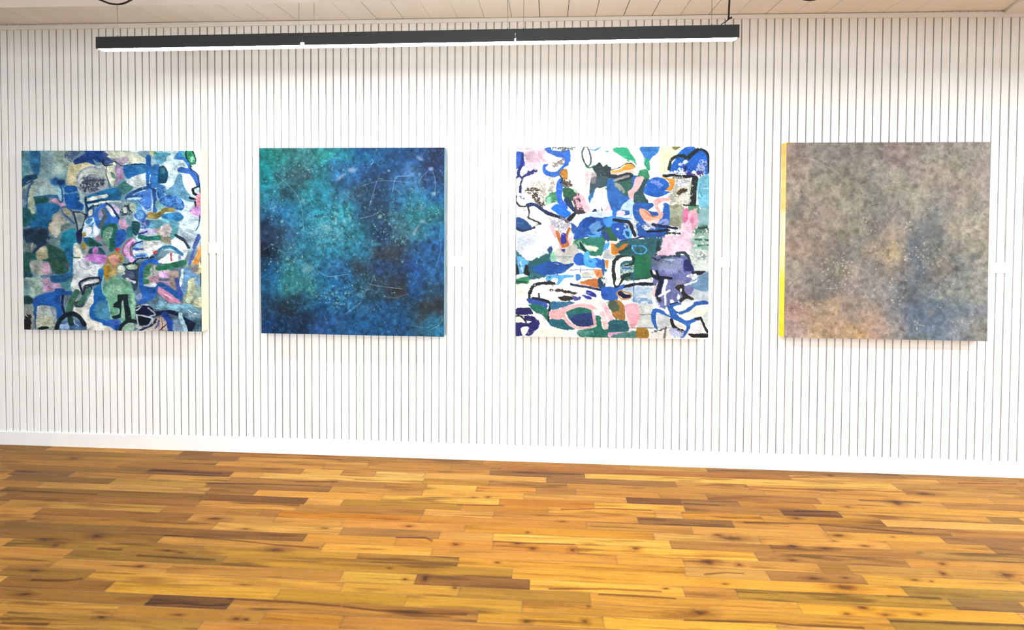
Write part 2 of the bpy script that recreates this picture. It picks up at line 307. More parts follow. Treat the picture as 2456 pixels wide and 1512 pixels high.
# ------------------------------------------------------------------ painting engine
PH = {'A':0,'B':1,'C':2,'D':3}
def cr(P, closed, n=4, k=.4):
    P = np.asarray(P, float); m_ = len(P)
    if m_ < 3: return P
    out = []
    for i in (range(m_) if closed else range(m_-1)):
        if closed: p0, p1, p2, p3 = P[(i-1) % m_], P[i], P[(i+1) % m_], P[(i+2) % m_]
        else: p0, p1, p2, p3 = P[max(i-1, 0)], P[i], P[i+1], P[min(i+2, m_-1)]
        m1 = (p2-p0)*k; m2 = (p3-p1)*k
        for t in np.linspace(0, 1, n, endpoint=False):
            out.append((2*t**3-3*t*t+1)*p1+(t**3-2*t*t+t)*m1+(-2*t**3+3*t*t)*p2+(t**3-t*t)*m2)
    if not closed: out.append(P[-1])
    return np.array(out)
def seg_dist(X, Y, P, closed):
    D = np.full(X.shape, 1e9); Q = list(zip(P, np.roll(P, -1, 0))) if closed else list(zip(P[:-1], P[1:]))
    S = np.zeros(X.shape); 
    for a, c in Q:
        d = c-a; L2 = d@d+1e-9; t = np.clip(((X-a[0])*d[0]+(Y-a[1])*d[1])/L2, 0, 1)
        dd = np.hypot(X-a[0]-t*d[0], Y-a[1]-t*d[1])
        D = np.minimum(D, dd)
    return D
def inside(X, Y, P):
    r = np.zeros(X.shape, bool); n = len(P); j = n-1
    for i in range(n):
        a, c = P[i], P[j]
        with np.errstate(divide='ignore', invalid='ignore'):
            t = ((a[1] > Y) != (c[1] > Y)) & (X < (c[0]-a[0])*(Y-a[1])/(c[1]-a[1]+1e-12)+a[0])
        r ^= t; j = i
    return r
def paint(text, tiles, X, Y, C, scale=6.0, dry=.08, edge=1.0):
    X0_, Y0_ = X, Y
    X = X+2.4*(fbm(201, X0_*.09, Y0_*.09, 3)-.5)+.9*(fbm(203, X0_*.4, Y0_*.4, 2)-.5)
    Y = Y+2.4*(fbm(205, X0_*.09, Y0_*.09, 3)-.5)+.9*(fbm(207, X0_*.4, Y0_*.4, 2)-.5)
    n1 = fbm(3, X*.16, Y*.16, 4)-.5; n2 = fbm(9, X*.42+Y*.1, Y*.42-X*.1, 3)-.5
    n3 = fbm(13, X*.055, Y*.055, 3)-.5; st = fbm(17, X*.10+Y*.05, Y*.62-X*.2, 3)-.5
    for line in text.strip().splitlines():
        head, pts = line.split('|'); h = head.split(); ox, oy = tiles[h[0]]
        kind, col = h[1], hexc(h[2]); w = 20; s = 2.5; r = 2.5; al = 1.0
        for q in h[3:]:
            v = float(q[1:])
            if q[0] == 's': s = v
            elif q[0] == 'r': r = v
            elif q[0] == 'w': w = v
            elif q[0] == 'a': al = v
        P = np.array([[float(a) for a in p.split(',')] for p in pts.split()])/scale+[ox, oy]
        s /= scale; r /= scale; w /= scale
        P = cr(P, kind == 'p')
        mg = w*(kind == 'k')+s*2+r*1.5+1
        sel = (X > P[:, 0].min()-mg) & (X < P[:, 0].max()+mg) & (Y > P[:, 1].min()-mg) & (Y < P[:, 1].max()+mg)
        ii = np.where(sel)
        if len(ii[0]) == 0: continue
        x, y = X[ii], Y[ii]; wob = (n1[ii]*1.6+n2[ii]*.9)*r*2
        if kind == 'p':
            d = seg_dist(x, y, P, True); d = np.where(inside(x, y, P), d, -d)
        else:
            d = w/2-seg_dist(x, y, P, False)
        mk = np.clip((d+wob)/max(s*edge, .35*edge+.35)+.5, 0, 1); mk = mk*mk*(3-2*mk)
        if r > 3: # scumbled, dry paint lets the layer beneath show
            mk = mk*np.clip(.5+(n2[ii]*3+n1[ii]*2.2)*1.3+np.clip(d/(r*1.2), -1, 1.0)*.5+.15, 0, 1)
        ph = (hash(head+pts[:12]) % 97)*.0+len(pts)*.37
        sh = Noise(21)(x*.07+ph, y*.07-ph)-.5                                   # each patch is brushed unevenly
        br = 1+dry*(n1[ii]*1.1+n2[ii]*.9+st[ii]*1.2)+dry*1.1*sh
        if kind == 'k': br = br+.035*np.sin(d*4.0+n1[ii]*5)
        lum_c = col.mean()
        al = al*(1-.22*np.clip((n2[ii]+st[ii])*2.4-.35, 0, 1))
        mk = mk*al; al = 1.0
        C[ii] = C[ii]*(1-mk[:, None])+(np.clip(col[None]*br[:, None], 0, 1))*mk[:, None]
    return C
def quad_grid(Q, n):       # Q: TL, TR, BR, BL
    Q = np.asarray(Q, float); u, v = np.meshgrid(np.linspace(0, 1, n), np.linspace(0, 1, n))
    u = u[..., None]; v = v[..., None]
    return (Q[0]*(1-u)+Q[1]*u)*(1-v)+(Q[3]*(1-u)+Q[2]*u)*v
def field(rows, U, V, amt=.06, seed=40):
    g = np.array([[hexc(h) for h in r.split()] for r in rows.strip().splitlines()]); ny, nx = g.shape[:2]
    U = np.clip(U+amt*(fbm(seed, U*9, V*9, 3)-.5)*2, 0, .9999); V = np.clip(V+amt*(fbm(seed+5, U*9, V*9, 3)-.5)*2, 0, .9999)
    fx = np.clip(U*nx-.5, 0, nx-1.001); fy = np.clip(V*ny-.5, 0, ny-1.001); xi = fx.astype(int); yi = fy.astype(int)
    a = (fx-xi)[..., None]; c = (fy-yi)[..., None]; a = a*a*(3-2*a); c = c*c*(3-2*c)
    return (g[yi, xi]*(1-a)+g[yi, xi+1]*a)*(1-c)+(g[yi+1, xi]*(1-a)+g[yi+1, xi+1]*a)*c
def dab(C, X, Y, cx, cy, rx, ry, col, al, ang=0, soft=.5):
    R_ = max(rx, ry)*1.6+1
    y0, y1 = np.searchsorted(Y[:, 0], [cy-R_, cy+R_]); x0, x1 = np.searchsorted(X[0], [cx-R_, cx+R_])
    if y1 <= y0 or x1 <= x0: return
    x = X[y0:y1, x0:x1]-cx; y = Y[y0:y1, x0:x1]-cy; ca, sa = math.cos(ang), math.sin(ang)
    d = np.hypot((x*ca+y*sa)/rx, (-x*sa+y*ca)/ry); d = d+.28*(Noise(66)(X[y0:y1, x0:x1]*.5, Y[y0:y1, x0:x1]*.5)-.5)
    mk = np.clip((1-d)/soft, 0, 1)[..., None]*al
    C[y0:y1, x0:x1] = C[y0:y1, x0:x1]*(1-mk)+np.asarray(col)*mk
def scratch(C, X, Y, P, w, col, al):
    P = cr(np.asarray(P, float), False, 8); m_ = w+1.5
    y0, y1 = np.searchsorted(Y[:, 0], [P[:, 1].min()-m_, P[:, 1].max()+m_]); x0, x1 = np.searchsorted(X[0], [P[:, 0].min()-m_, P[:, 0].max()+m_])
    if y1 <= y0 or x1 <= x0: return
    x, y = X[y0:y1, x0:x1], Y[y0:y1, x0:x1]; d = seg_dist(x, y, P, False)
    mk = (np.clip((w/2-d)/.7+.5, 0, 1)*(.45+.9*fbm(71, x*.12, y*.12, 2)))[..., None]*al
    mk = np.clip(mk, 0, 1); C[y0:y1, x0:x1] = C[y0:y1, x0:x1]*(1-mk)+np.asarray(col)*mk

def mottle(C, X, Y, seed, n, q0, q1, k0, k1, al, tint=None):
    r = np.random.RandomState(seed); ny, nx = C.shape[:2]
    for _ in range(n):
        i, j = r.randint(ny), r.randint(nx); q = r.uniform(q0, q1); c = C[i, j]*r.uniform(k0, k1)
        if tint is not None and r.rand() < .5: c = c*.6+hexc(tint[r.randint(len(tint))])*.4
        dab(C, X, Y, X[i, j], Y[i, j], q*r.uniform(.6, 1.5), q*r.uniform(.5, 1.1), np.clip(c, 0, 1), al*r.uniform(.4, 1), r.uniform(0, 3.1), .45)
def wash(C, X, Y, seed, n, al, dark):
    r = np.random.RandomState(seed); ny, nx = C.shape[:2]; dk = hexc(dark)
    for _ in range(n):      # short dry brush marks dragged out of neighbouring colours
        i, j = r.randint(ny), r.randint(nx); i2, j2 = np.clip(i+r.randint(-9, 10), 0, ny-1), np.clip(j+r.randint(-9, 10), 0, nx-1)
        c = C[i2, j2]*r.uniform(.82, 1.12); an = r.choice([0, 1.57, .6, -.6])+r.normal(0, .25); L = r.uniform(3, 9)
        P = [(X[i, j]-math.cos(an)*L/2, Y[i, j]-math.sin(an)*L/2), (X[i, j]+r.normal(0, .8), Y[i, j]+r.normal(0, .8)), (X[i, j]+math.cos(an)*L/2, Y[i, j]+math.sin(an)*L/2)]
        if 3 < i < ny-3 and 3 < j < nx-3: scratch(C, X, Y, P, r.uniform(.8, 2.4), np.clip(c, 0, 1), r.uniform(.3, .8))
    f = np.clip((fbm(seed+300, X*.045, Y*.045, 4)-.56)*5, 0, 1)*np.clip((fbm(seed+310, X*.3, Y*.3, 3)-.4)*4, 0, 1)*al
    return C*(1-f[..., None])+dk*f[..., None]
P_BLOCKS = """A p 7fa6b0 s40 | 60,60 770,60 770,760 60,910
A p 9fb9b5 s30 r12 | 500,80 760,60 740,350 560,420 300,480 330,650 600,690 250,740 160,700 300,430
A p 6a8fa4 a.6 s30 r30 | 340,90 540,120 520,420 350,430
A p 5b93a3 s20 r8 | 60,60 200,70 200,340 70,440
A p 2f6b9b s14 r8 | 190,75 338,75 332,400 280,410 215,340 190,200
A p 9fb8a0 s8 | 80,570 200,505 140,620 80,650
A k 17466b w78 s10 | 80,545 150,465 265,445
A k 35577f w24 | 80,590 150,540 230,500
A k 3a5f92 w42 s8 | 245,520 195,580 165,680 145,800 130,890
A p 6f8fa3 s10 | 80,650 140,620 130,880 80,890
A p b9c8ae s6 | 250,540 330,560 330,640 250,730 265,800 250,920 270,965 210,970 200,920 170,880 165,760 190,620
A p a3bfc0 s24 r10 | 300,480 480,500 560,600 600,690 460,700 260,730 240,560
A p 2a62a0 s22 r14 | 500,500 560,440 640,480 710,500 700,600 640,580 560,570 510,540
A p 1b3d6e s12 r8 | 600,485 690,490 690,550 600,550
A k 2b5f8f w44 s8 | 270,745 450,722 590,725
A p 1f5555 s12 r8 | 270,740 400,730 470,760 460,810 340,835 270,830
A k 1f4f86 w24 | 630,570 660,640 670,720 662,800 630,800 600,720
A p 8db7c8 | 585,600 635,605 650,700 650,785 625,780 598,700
A p c79fc0 s6 | 470,790 550,750 600,770 640,820 700,820 700,860 600,870 560,820
A p 1d5862 s18 r12 | 85,890 190,920 220,990 290,960 290,1060 200,1140 85,1160
A p 1d669c s10 r8 | 280,830 560,820 640,880 600,940 520,1000 520,1100 470,1130 460,1200 380,1190 200,1170 200,1100 290,1020 290,900
A p a9aa95 s10 | 100,1430 260,1400 420,1440 430,1512 100,1512
A p 1e3349 s24 r16 | 105,1190 380,1180 470,1200 480,1300 580,1330 470,1410 330,1460 180,1440 110,1330
A p 6f8a90 s16 r10 | 440,1350 640,1300 660,1400 600,1450 480,1400
A p c3c3b5 s8 r4 | 540,980 620,950 660,1000 700,1060 780,1090 700,1110 650,1160 640,1240 580,1310 520,1260 480,1190 480,1120 530,1080
A k b5a06a w14 | 530,1075 480,1130 480,1200 520,1270
A p 6d8486 s10 r6 | 640,1220 650,1140 740,1110 840,1130 860,1200 740,1195 660,1230
A p 1b7f9d s14 r8 | 700,1230 855,1190 875,1380 840,1512 740,1512 640,1430 660,1280
A p a9a489 s6 | 670,920 740,890 800,960 800,1010 740,1000 690,960
A k 4a5f86 w22 | 660,880 740,885 800,930 830,1010
A k 4f6288 w24 | 650,900 680,970 760,1040 840,1110
A p cbc6a0 s14 r6 | 800,240 1000,230 1150,280 1020,330 900,420 880,590 740,560 720,470 760,320
A p b4c3bd s10 r8 | 900,560 900,420 990,340 1150,300 1290,290 1320,560 1250,640 1080,690 930,660
A k 9a9fbd w26 s6 | 885,560 885,440 960,350 1080,305 1210,330
A p 7d859a s14 r40 a.85 | 940,470 1120,420 1290,480 1300,600 1200,650 1000,690 930,640
A p 4e5672 s10 r34 a.85 | 960,460 1120,450 1190,480 1285,510 1190,600 1100,650 960,640 935,580
A p 2a2f45 s8 r50 a.7 | 960,500 1180,480 1280,530 1100,600 960,610
A p 1d4187 s5 r3 | 830,210 930,150 1000,105 990,70 1290,70 1330,120 1325,150 1270,200 1200,240 1110,190 1155,275 1080,255 1000,235 860,268
A p 44557a s10 r34 | 700,85 950,75 900,150 830,180 790,210 740,190
A p a9c5c6 s8 | 880,600 960,680 1000,740 990,960 960,930 970,850 910,780 920,700
A p 17519a s5 | 700,600 740,570 860,580 885,640 780,685 700,650
A p 1a57a4 s7 r4 | 700,690 890,680 925,760 900,790 975,850 955,925 800,905 730,875 700,780
A k 4f93c0 w15 | 690,655 740,682 830,672 885,640
A p 1e6496 s4 | 1000,730 1390,605 1505,640 1505,775 1300,785 1200,835 1130,875 1120,940 1050,900 1040,990 1010,970 1000,850
A p d5dfd6 | 1020,752 1300,695 1305,740 1020,795
A p b7d3dc | 1030,845 1300,782 1310,800 1130,845 1050,895
A k 12365f w32 | 1005,740 1012,850 1040,900 1030,975
A k 12365f w34 | 1050,905 1130,850 1200,850
A k 12365f w24 | 1030,812 1140,795 1300,770
A k dfe9dd w24 | 1130,842 1300,797 1510,802
A p c9c9ba s5 | 1050,930 1110,910 1120,1000 1050,1010
A p b9c7b4 s6 r20 | 840,960 1000,980 1010,1050 900,1240 870,1100
A p 6a7882 s6 r60 a.7 | 860,990 1000,1000 980,1060 900,1230 870,1100
A k 1c2b4b w22 | 830,950 858,1060 885,1180 895,1340
A k 1c2b4b w28 r10 | 1012,990 985,1100 940,1240 920,1340
A k 232c40 w18 | 830,945 920,950 1025,995
A p 1b2748 s4 r6 | 868,1250 955,1190 935,1395 885,1385
A k 2a5db0 w26 | 1120,900 1110,1000 1040,1020
A p b9d9ef s6 | 1000,1060 1110,1030 1150,1100 1215,1190 1175,1300 1000,1315 960,1250 980,1150
A p 3f7fc0 s4 | 1000,1090 1050,1040 1110,1050 1050,1120
A k 2f7fd0 w24 | 1115,1105 1030,1215
A k 3a80c8 w14 | 1090,1130 1105,1230 1070,1280
A p f2f8f8 s6 | 1010,1180 1080,1160 1090,1230 1030,1270
A p e8f2f8 s6 | 1120,1150 1190,1190 1170,1280 1120,1280
A p b08a3a s5 | 965,1250 1000,1240 1010,1290 970,1300
A p 2e69c0 s4 | 1180,870 1310,825 1340,900 1490,1050 1450,1120 1300,1150 1205,1195 1130,1080 1130,960
A p aaa9c8 s5 r6 | 1190,940 1245,890 1250,1020 1200,1060
A k 4a5a57 w50 s6 | 1255,915 1290,1010 1245,1090 1220,1165
A k e8eae3 w62 s6 | 1325,875 1375,940 1405,990
A p c5b5d5 | 1370,820 1490,900 1490,985 1440,940
A k 16305f w24 | 1305,815 1385,885 1430,960 1485,1040
A p 1f5a50 s8 | 1225,1200 1300,1140 1455,1125 1455,1380 1405,1512 1335,1512 1250,1400
A p 5f8f7c s7 | 1270,1210 1385,1160 1400,1240 1350,1330 1350,1460 1300,1470 1250,1350
A p 9fc0b0 s6 r20 a.8 | 1310,1240 1370,1230 1370,1320 1320,1320
A k 8b8398 w40 s8 | 1215,1310 1260,1400 1320,1500
A p 1e5850 s8 r4 | 980,1330 1060,1310 1200,1400 1250,1440 1060,1440 990,1380
A p 1f4f8f s8 | 980,1320 1050,1320 1040,1370 985,1370
A p b08aa8 s8 | 1140,1330 1190,1280 1225,1330 1200,1375
A p 8a7b3a s5 r8 | 935,1390 1010,1415 1025,1460 960,1500
C p 23504c s18 r8 | 95,270 280,285 300,370 200,400 200,600 95,640
C p 6a8583 s14 | 100,140 280,150 270,230 100,265
C k 9d8f98 w24 | 235,140 215,225
C p a8a58a s10 | 300,230 380,185 440,220 460,365 300,380
C k 1c2f4a w46 s8 | 400,140 330,185 255,265
C p 27524a s16 r10 | 430,150 560,180 700,250 765,330 745,560 620,590 520,550 480,430 380,380 465,340
C p 3b5a48 s16 a.7 | 500,400 600,400 620,520 520,500
C p a3a9a3 s8 r5 | 195,405 380,400 385,590 300,600 210,520
C p c3a0ba s8 | 385,430 470,418 495,560 430,595 380,570
C p 1f4350 s10 | 100,560 200,560 240,600 200,645 100,645
C p 9dbab0 s12 | 105,650 220,640 340,620 395,720 395,820 300,890 220,925 105,900
C p 6d9195 s24 | 105,650 190,700 200,850 105,880
C p c0a1c4 s6 | 355,660 480,640 510,700 640,720 645,780 560,800 540,830 390,845 390,740
C p 4b8a96 s16 r6 | 640,640 830,550 830,700 805,830 700,795 640,745
C p 23588b s12 r8 | 495,610 640,590 790,555 800,640 660,700 515,705
C k 55657f w20 s6 | 355,612 480,610 545,555
C p 1f6a9a s10 | 700,220 870,180 835,340 815,540 790,570 755,420
C k 7a3550 w26 s8 | 745,430 748,470
C p e3ecf2 s8 r4 | 830,180 880,135 940,250 1000,330 1090,420 1265,450 1200,520 1185,620 1000,640 900,720 935,835 815,835 790,740 830,600 820,400
C p c3c9d6 s6 | 905,395 1000,375 1095,420 1090,490 1030,512 935,480
C k 8e98a8 w9 | 905,400 930,475 1030,515 1095,480
C p a7bcc8 s20 a.5 | 850,570 1050,560 1050,620 850,650
C k dcdcc5 w60 s10 | 880,180 900,300
C k a9a8a5 w44 s8 | 1030,210 990,330
C k 3f7a5a w18 | 830,340 920,345
C p 2f4a5a s8 | 1060,230 1115,200 1240,210 1290,310 1060,295
C p c27fd0 s7 r3 | 1050,300 1290,305 1315,380 1270,445 1150,415 990,370
C p b87fc8 s6 | 1105,215 1180,195 1185,265 1120,310
C p e2e4dc s5 | 1110,790 1130,900 1145,980 1080,1060 1060,1200 1100,1250 1300,1290 1430,1395 1050,1395 980,1290 900,1170 830,1120 840,1060 960,1060 1040,950 1090,830
C p 1f6db5 s4 | 1190,520 1250,508 1275,590 1232,730 1252,850 1342,920 1352,1100 1392,1290 1300,1290 1090,1220 1065,1150 1090,1060 1140,990 1130,900 1118,800 1190,740 1220,650 1188,600
C p 4a8db0 s24 r10 | 1140,1010 1310,990 1360,1150 1370,1270 1160,1210
C k 1a5cb0 w42 s4 | 1135,900 1140,1000 1088,1080 1082,1180 1160,1240 1350,1300 1460,1375
C k 9fd0d8 w11 | 1270,600 1240,720 1250,840 1330,920 1330,1020 1360,1160 1390,1290
C k 3b6a56 w92 s6 | 880,850 830,920 790,1010 760,1130
C p 3a3f52 s6 | 830,990 900,965 990,1000 960,1050 865,1065
C k 3f6b58 w74 s5 | 1050,815 1000,900 950,980 915,1010
C k 9aa89d w16 | 945,875 865,970
C k 26283d w32 | 1200,640 1080,640 960,680 915,712 940,800 960,870 990,790 1010,742 1100,742 1180,722 1212,680 1200,640
C k 26283d w18 | 960,860 1000,790 1080,765 1095,800
C p dfe0e0 s2 | 950,735 1020,690 1180,655 1200,690 1080,720 1000,735 950,785
C p 1e55a3 s5 | 238,960 330,890 470,850 550,830 568,793 695,793 712,828 805,835 800,885 650,900 640,960 660,1100 665,1200 590,1260 578,1080 470,1040 330,1040 302,1080 292,1200 285,1350 250,1340 238,1100
C p a3b0ad s5 | 305,1050 480,1045 562,1080 572,1200 600,1290 550,1375 300,1375 290,1200
C p bcc3ae s14 r8 | 300,1200 500,1190 520,1350 300,1340
C k 7f8fb0 w30 s10 | 505,1070 545,1180
C k 141f4a w38 | 672,905 665,1000 690,1135
C p 6f7d8d s6 r6 | 700,900 790,888 735,1000 705,1100
C p 44648f s6 | 610,1300 800,1240 960,1290 1010,1390 610,1390
C p 8fa8d0 s8 r10 | 640,1320 760,1300 760,1380 640,1380
C k b9c8e0 w16 | 830,1250 850,1300 900,1330
C k 1f3f3a w80 s8 | 780,1200 790,1300
C k 0f1d28 w62 s3 | 578,1390 612,1280 700,1185 800,1155 900,1190 985,1315
C p 213d40 s10 r8 | 105,900 220,910 235,1000 105,1020
C p 8d9790 s10 r20 | 105,1040 235,1040 235,1190 105,1200
C p a7afa0 s8 | 195,1150 250,1160 262,1385 195,1385
C p 1d1a22 s8 r16 | 108,1200 180,1165 205,1200 200,1388 108,1388
C k a9a59a w12 | 150,1080 130,1170 160,1200
C p 0e1a1e s3 | 305,1375 360,1342 460,1342 470,1370 380,1390
B p bcd9e0 s20 | 330,55 1410,55 1410,1420 500,1400 430,700 320,480
B p d3dcc8 s6 | 20,80 480,90 600,180 600,230 480,250 370,270 350,180 140,180 20,150
B p 9c8fa5 s8 r8 | 145,180 350,160 355,230 260,272 160,225
B p d7dfcb s5 | 42,290 160,232 190,400 172,480 142,595 80,500 38,380
B p a58bb0 s8 r6 | 160,300 260,285 305,440 240,500 160,560 185,450
B p 5e7f70 s10 r8 | 105,380 160,395 185,470 130,450
B p 3f7475 s8 | 180,590 330,500 435,590 340,680 260,705 220,610
B p 2265a8 s7 r5 | 300,290 625,255 625,380 500,412 460,480 340,462 295,380
B p 3f7fa5 s14 a.6 | 480,290 620,280 610,370 500,380
B k 1b2740 w12 | 30,190 160,228 230,260 260,285 370,270 460,262 600,270
B p c9d9dd s6 r4 | 325,500 480,420 605,405 612,560 480,602 400,570
B k 22334f w9 | 45,290 38,400 70,500 100,600
B p 3a4f86 s3 | -10,90 60,110 75,140 50,150 120,200 140,245 30,270 -10,240
B k 141c33 w15 | -90,150 -50,215 0,240 5,195 -10,235 20,280 130,270
B p 7f9cb0 s5 | 478,92 690,75 745,200 700,250 615,190
B p 4f93ad s8 r5 | 730,85 968,112 905,160 890,232 780,262 735,180
B p c9cf90 s8 | 665,75 725,75 712,150 682,125
B k 3f8060 w30 s8 | 740,90 760,120
B p 2f6cae s8 r8 | 685,290 800,275 805,560 720,605 680,500
B k 235fa6 w72 s4 | 645,160 652,300 645,420 660,575
B k a9c9e5 w14 | 672,420 665,535
B p 14405c s5 | 800,310 870,288 925,380 922,470 882,542 790,532 785,400
B p 3f7f95 s14 a.8 | 810,330 870,320 880,390 820,400
B p c9e3ee s6 r3 | 830,270 930,210 1180,215 1205,310 1060,330 1045,380 1110,410 1000,560 900,605 795,548 905,528 935,440 925,360 880,300
B p 3a72ad s4 | 998,178 1080,75 1155,75 1150,190 1040,195
B p 3f9a98 s5 | 1120,95 1185,85 1185,185 1130,172
B p fbf9f0 s3 | 1290,75 1376,75 1382,300 1379,480 1330,380 1265,300
B p 2f8f68 s4 r6 | 1180,75 1275,75 1315,150 1312,255 1255,275 1200,200
B p a5d5b8 s6 r20 a.7 | 1230,120 1290,170 1290,230 1240,220
B k 14302c w22 | 1182,75 1188,170 1240,270 1262,300
B k 14302c w14 r6 | 1272,75 1320,200 1310,262
B k 2f66b0 w38 | 1060,180 1160,192 1222,270 1240,345
B p 3160b0 s3 | 1055,335 1100,303 1200,318 1285,365 1345,430 1376,560 1335,595 1280,460 1200,400 1080,382
B k 14234a w15 | 1240,290 1262,345 1330,392 1362,480 1377,600 1388,700
B p f3f5ef s6 | 1135,425 1220,400 1290,480 1322,580 1262,612 1272,690 1200,640 1150,550
B p 5b8fb0 s5 r3 | 1058,425 1120,408 1142,560 1222,690 1310,795 1180,785 1060,725 900,705 895,640 1000,560
B k 111318 w36 | 1275,620 1290,680 1335,705
B k 111318 w20 | 1300,603 1372,580
B k 111318 w26 r6 | 1235,740 1325,772
B k 111318 w28 r6 | 1310,800 1322,870
B p d98f9f s4 | 1322,725 1384,690 1386,885 1330,865
B p c8e3ee s5 | 1155,800 1292,820 1232,930 1272,1000 1372,1010 1345,1200 1200,1255 1080,1150 1135,1060 1100,950 1160,885
B p c08fc8 s6 | 1228,932 1290,880 1386,868 1387,1005 1300,1002 1250,972
B k 333c55 w16 r6 | 1372,1010 1362,1120 1320,1215
B p 2d64a0 s12 r8 | 800,560 900,600 880,700 790,760 740,640
B p 9fc8de s6 r20 a.6 | 850,610 890,610 890,690 850,690
B k 1d4a80 w48 s4 | 335,745 440,662 600,602 720,625 795,720
B p 3f70bd s5 r3 | 450,700 600,640 692,618 692,905 610,915 540,835 470,770
B k 234f92 w58 s6 | 722,640 742,800 740,930
B k 8db5d8 w10 | 690,620 690,880 618,912
B k 7fb0d5 w12 | 760,640 782,780
B k 1b4278 w28 | 330,735 560,718
B k a8cfe0 w26 s5 | 540,752 360,765
B p 5f9fc8 s10 | 380,790 470,780 540,850 560,920 480,950 420,860
B p 79b3bb s6 | 750,790 800,788 875,860 800,925 745,885
B p 2a5fae s5 r3 | 795,785 870,718 1000,705 1105,755 1160,850 1125,925 1000,905 880,865
B p 7fb5e0 s5 r44 a.45 | 820,770 1000,720 1120,800 1120,890 900,860
B k 8d8148 w95 s6 | 665,1000 760,1000
B k 8d8148 w66 s6 | 760,1010 820,975 880,918 985,915
B p 2f7db5 s7 r4 | 845,985 1080,955 1148,1030 1080,1085 950,1062 845,1035
B p 62a5bd s14 r8 | 640,1060 1000,1065 1085,1150 1000,1265 800,1205 650,1175
B p 93907c s12 | 740,1205 850,1180 880,1290 975,1300 978,1405 830,1375
B p 58989f s10 | 965,1240 1060,1170 1065,1260 980,1340
B p cdc4c8 s7 r14 | 815,1180 900,1105 975,1160 968,1250 890,1295 815,1262
B p 9a7f90 s8 r30 a.5 | 860,1140 950,1150 930,1200 860,1200
B p 3d6fc5 s7 r6 | 440,1000 540,915 610,960 630,1020 540,1085
B p 69a9e6 s5 | 465,960 560,935 585,1020 500,1045
B p 3f63ae s8 r18 | 530,1080 650,1050 645,1180 530,1175
B p b8c9dc s6 r24 a.6 | 540,1100 620,1090 620,1150 540,1150
B k c2b2de w62 s6 | 545,1245 745,1222
B k 22408f w24 | 505,1265 620,1232
B p 8fa3a8 s10 r24 | 165,800 330,805 465,830 455,940 380,1045 260,1025 225,900
B p 1f3042 s8 r24 | 330,860 400,850 400,960 350,1000 270,1000 240,940
B p c8d0cc s7 r8 | 280,890 340,890 350,950 290,960
B p b5c8b0 s7 r10 | 380,850 450,830 450,920 400,920
B p c99fc0 s7 | 228,1060 320,1055 335,1120 405,1155 380,1195 270,1192 225,1120
B p 2358ae s5 | 188,1222 310,1200 335,1290 300,1375 178,1470
B p 2a6a7a s8 r14 | 330,1180 425,1160 425,1305 335,1295
B p 1d4c55 s6 r5 | 415,1080 512,1095 522,1200 470,1292 415,1220
B p a9bccb s10 r6 | 1080,1160 1200,1250 1390,1255 1392,1430 1280,1440 1100,1310
B p e8f0f5 s5 | 975,1350 1130,1345 1205,1450 1185,1520 1000,1460
B k 2b3a4f w38 r5 | 1035,1280 1150,1350 1215,1460
B k 3a4888 w34 r8 | 1360,1280 1290,1460
D p 5a7286 s20 | 480,420 1410,360 1415,1430 460,1420 470,900
D p 8fa79a s10 r8 | 1150,450 1405,450 1405,1100 1150,1100
D p a3915f s8 | 65,325 200,245 290,330 292,420 210,442 190,600 110,655 55,695 5,600 15,470
D p d3998f s8 | 75,335 180,305 225,370 225,430 140,455 95,400
D p b08a2c s8 | 15,470 85,465 85,600 40,665 5,570
D p b0353f s4 r5 | 165,212 235,208 225,255 178,252
D p 6da58c s8 r4 | 60,680 120,620 260,635 400,720 445,850 468,1000 455,1230 380,1250 280,1280 130,1280 70,1000 0,850 0,740
D p 93c3a8 s28 | 100,740 260,730 260,860 130,880
D p 4f7f70 s14 a.7 | 300,660 420,740 400,800 280,700
D k 8fc0a5 w60 s10 | 415,880 438,1000 420,1200
D p 15242c s4 r4 | 208,880 355,878 355,940 385,1100 405,1225 330,1260 300,1100 290,960 262,1000 262,1100 252,1212 160,1228 128,1192 232,1160 232,1082 145,1062 150,1010 208,970
D p 7fa08f s3 | 278,960 312,1210 258,1200 268,1020
D p 2a5fb5 s8 | 0,1270 140,1235 245,1250 245,1398 180,1398 100,1345 0,1320
D p 4f66c0 s8 a.7 | 150,1240 240,1250 230,1300 150,1300
D p 1f4c9f s8 | 150,1330 240,1310 240,1395 190,1395
D k 14222a w55 s5 | 470,1270 350,1262 275,1320 245,1405
D p 8fb5a0 s4 | 268,1398 300,1330 380,1288 445,1310 425,1402
D p 2a3f52 s8 r5 | 295,440 505,430 505,620 492,760 440,840 400,700 330,660 265,620 330,520
D p 4c5878 s5 r4 | 315,520 430,560 442,645 340,640 265,620
D p a5b8a4 s5 r8 | 325,460 505,448 470,512 360,512
D p cdd8c5 s5 r5 | 205,480 250,448 302,500 302,580 240,595 208,550
D k c8c8cd w28 r6 | 335,650 455,702
D p 2f68c0 s6 r4 | 475,1000 560,875 765,865 705,950 560,1018
D p 7a90c0 s10 r10 | 475,880 560,840 560,940 480,990
D p 9fa5a0 s6 r5 | 585,480 760,445 965,540 965,640 800,640 740,725 600,745
D p 3b7358 s12 r6 | 595,470 700,448 690,560 565,650
D p c9cfc9 s8 r30 a.6 | 690,470 770,470 770,640 700,640
D k 5a5560 w8 | 712,450 712,640
D p 2f6e4a s6 r6 | 545,655 650,655 650,725 560,715
D p d0a9d8 s5 | 785,570 860,542 945,580 935,632 830,642
D p a9849a s8 | 650,640 790,600 780,700 680,700
D p cf9fd0 s6 | 730,685 965,690 945,755 860,705
D p 9f8d84 s8 r6 | 940,560 1065,540 1065,700 1022,850 955,765
D k cdd7e0 w50 s8 | 605,752 745,742
D k 1f5cb8 w62 s4 | 765,412 690,385 605,420 556,500 542,620 548,745
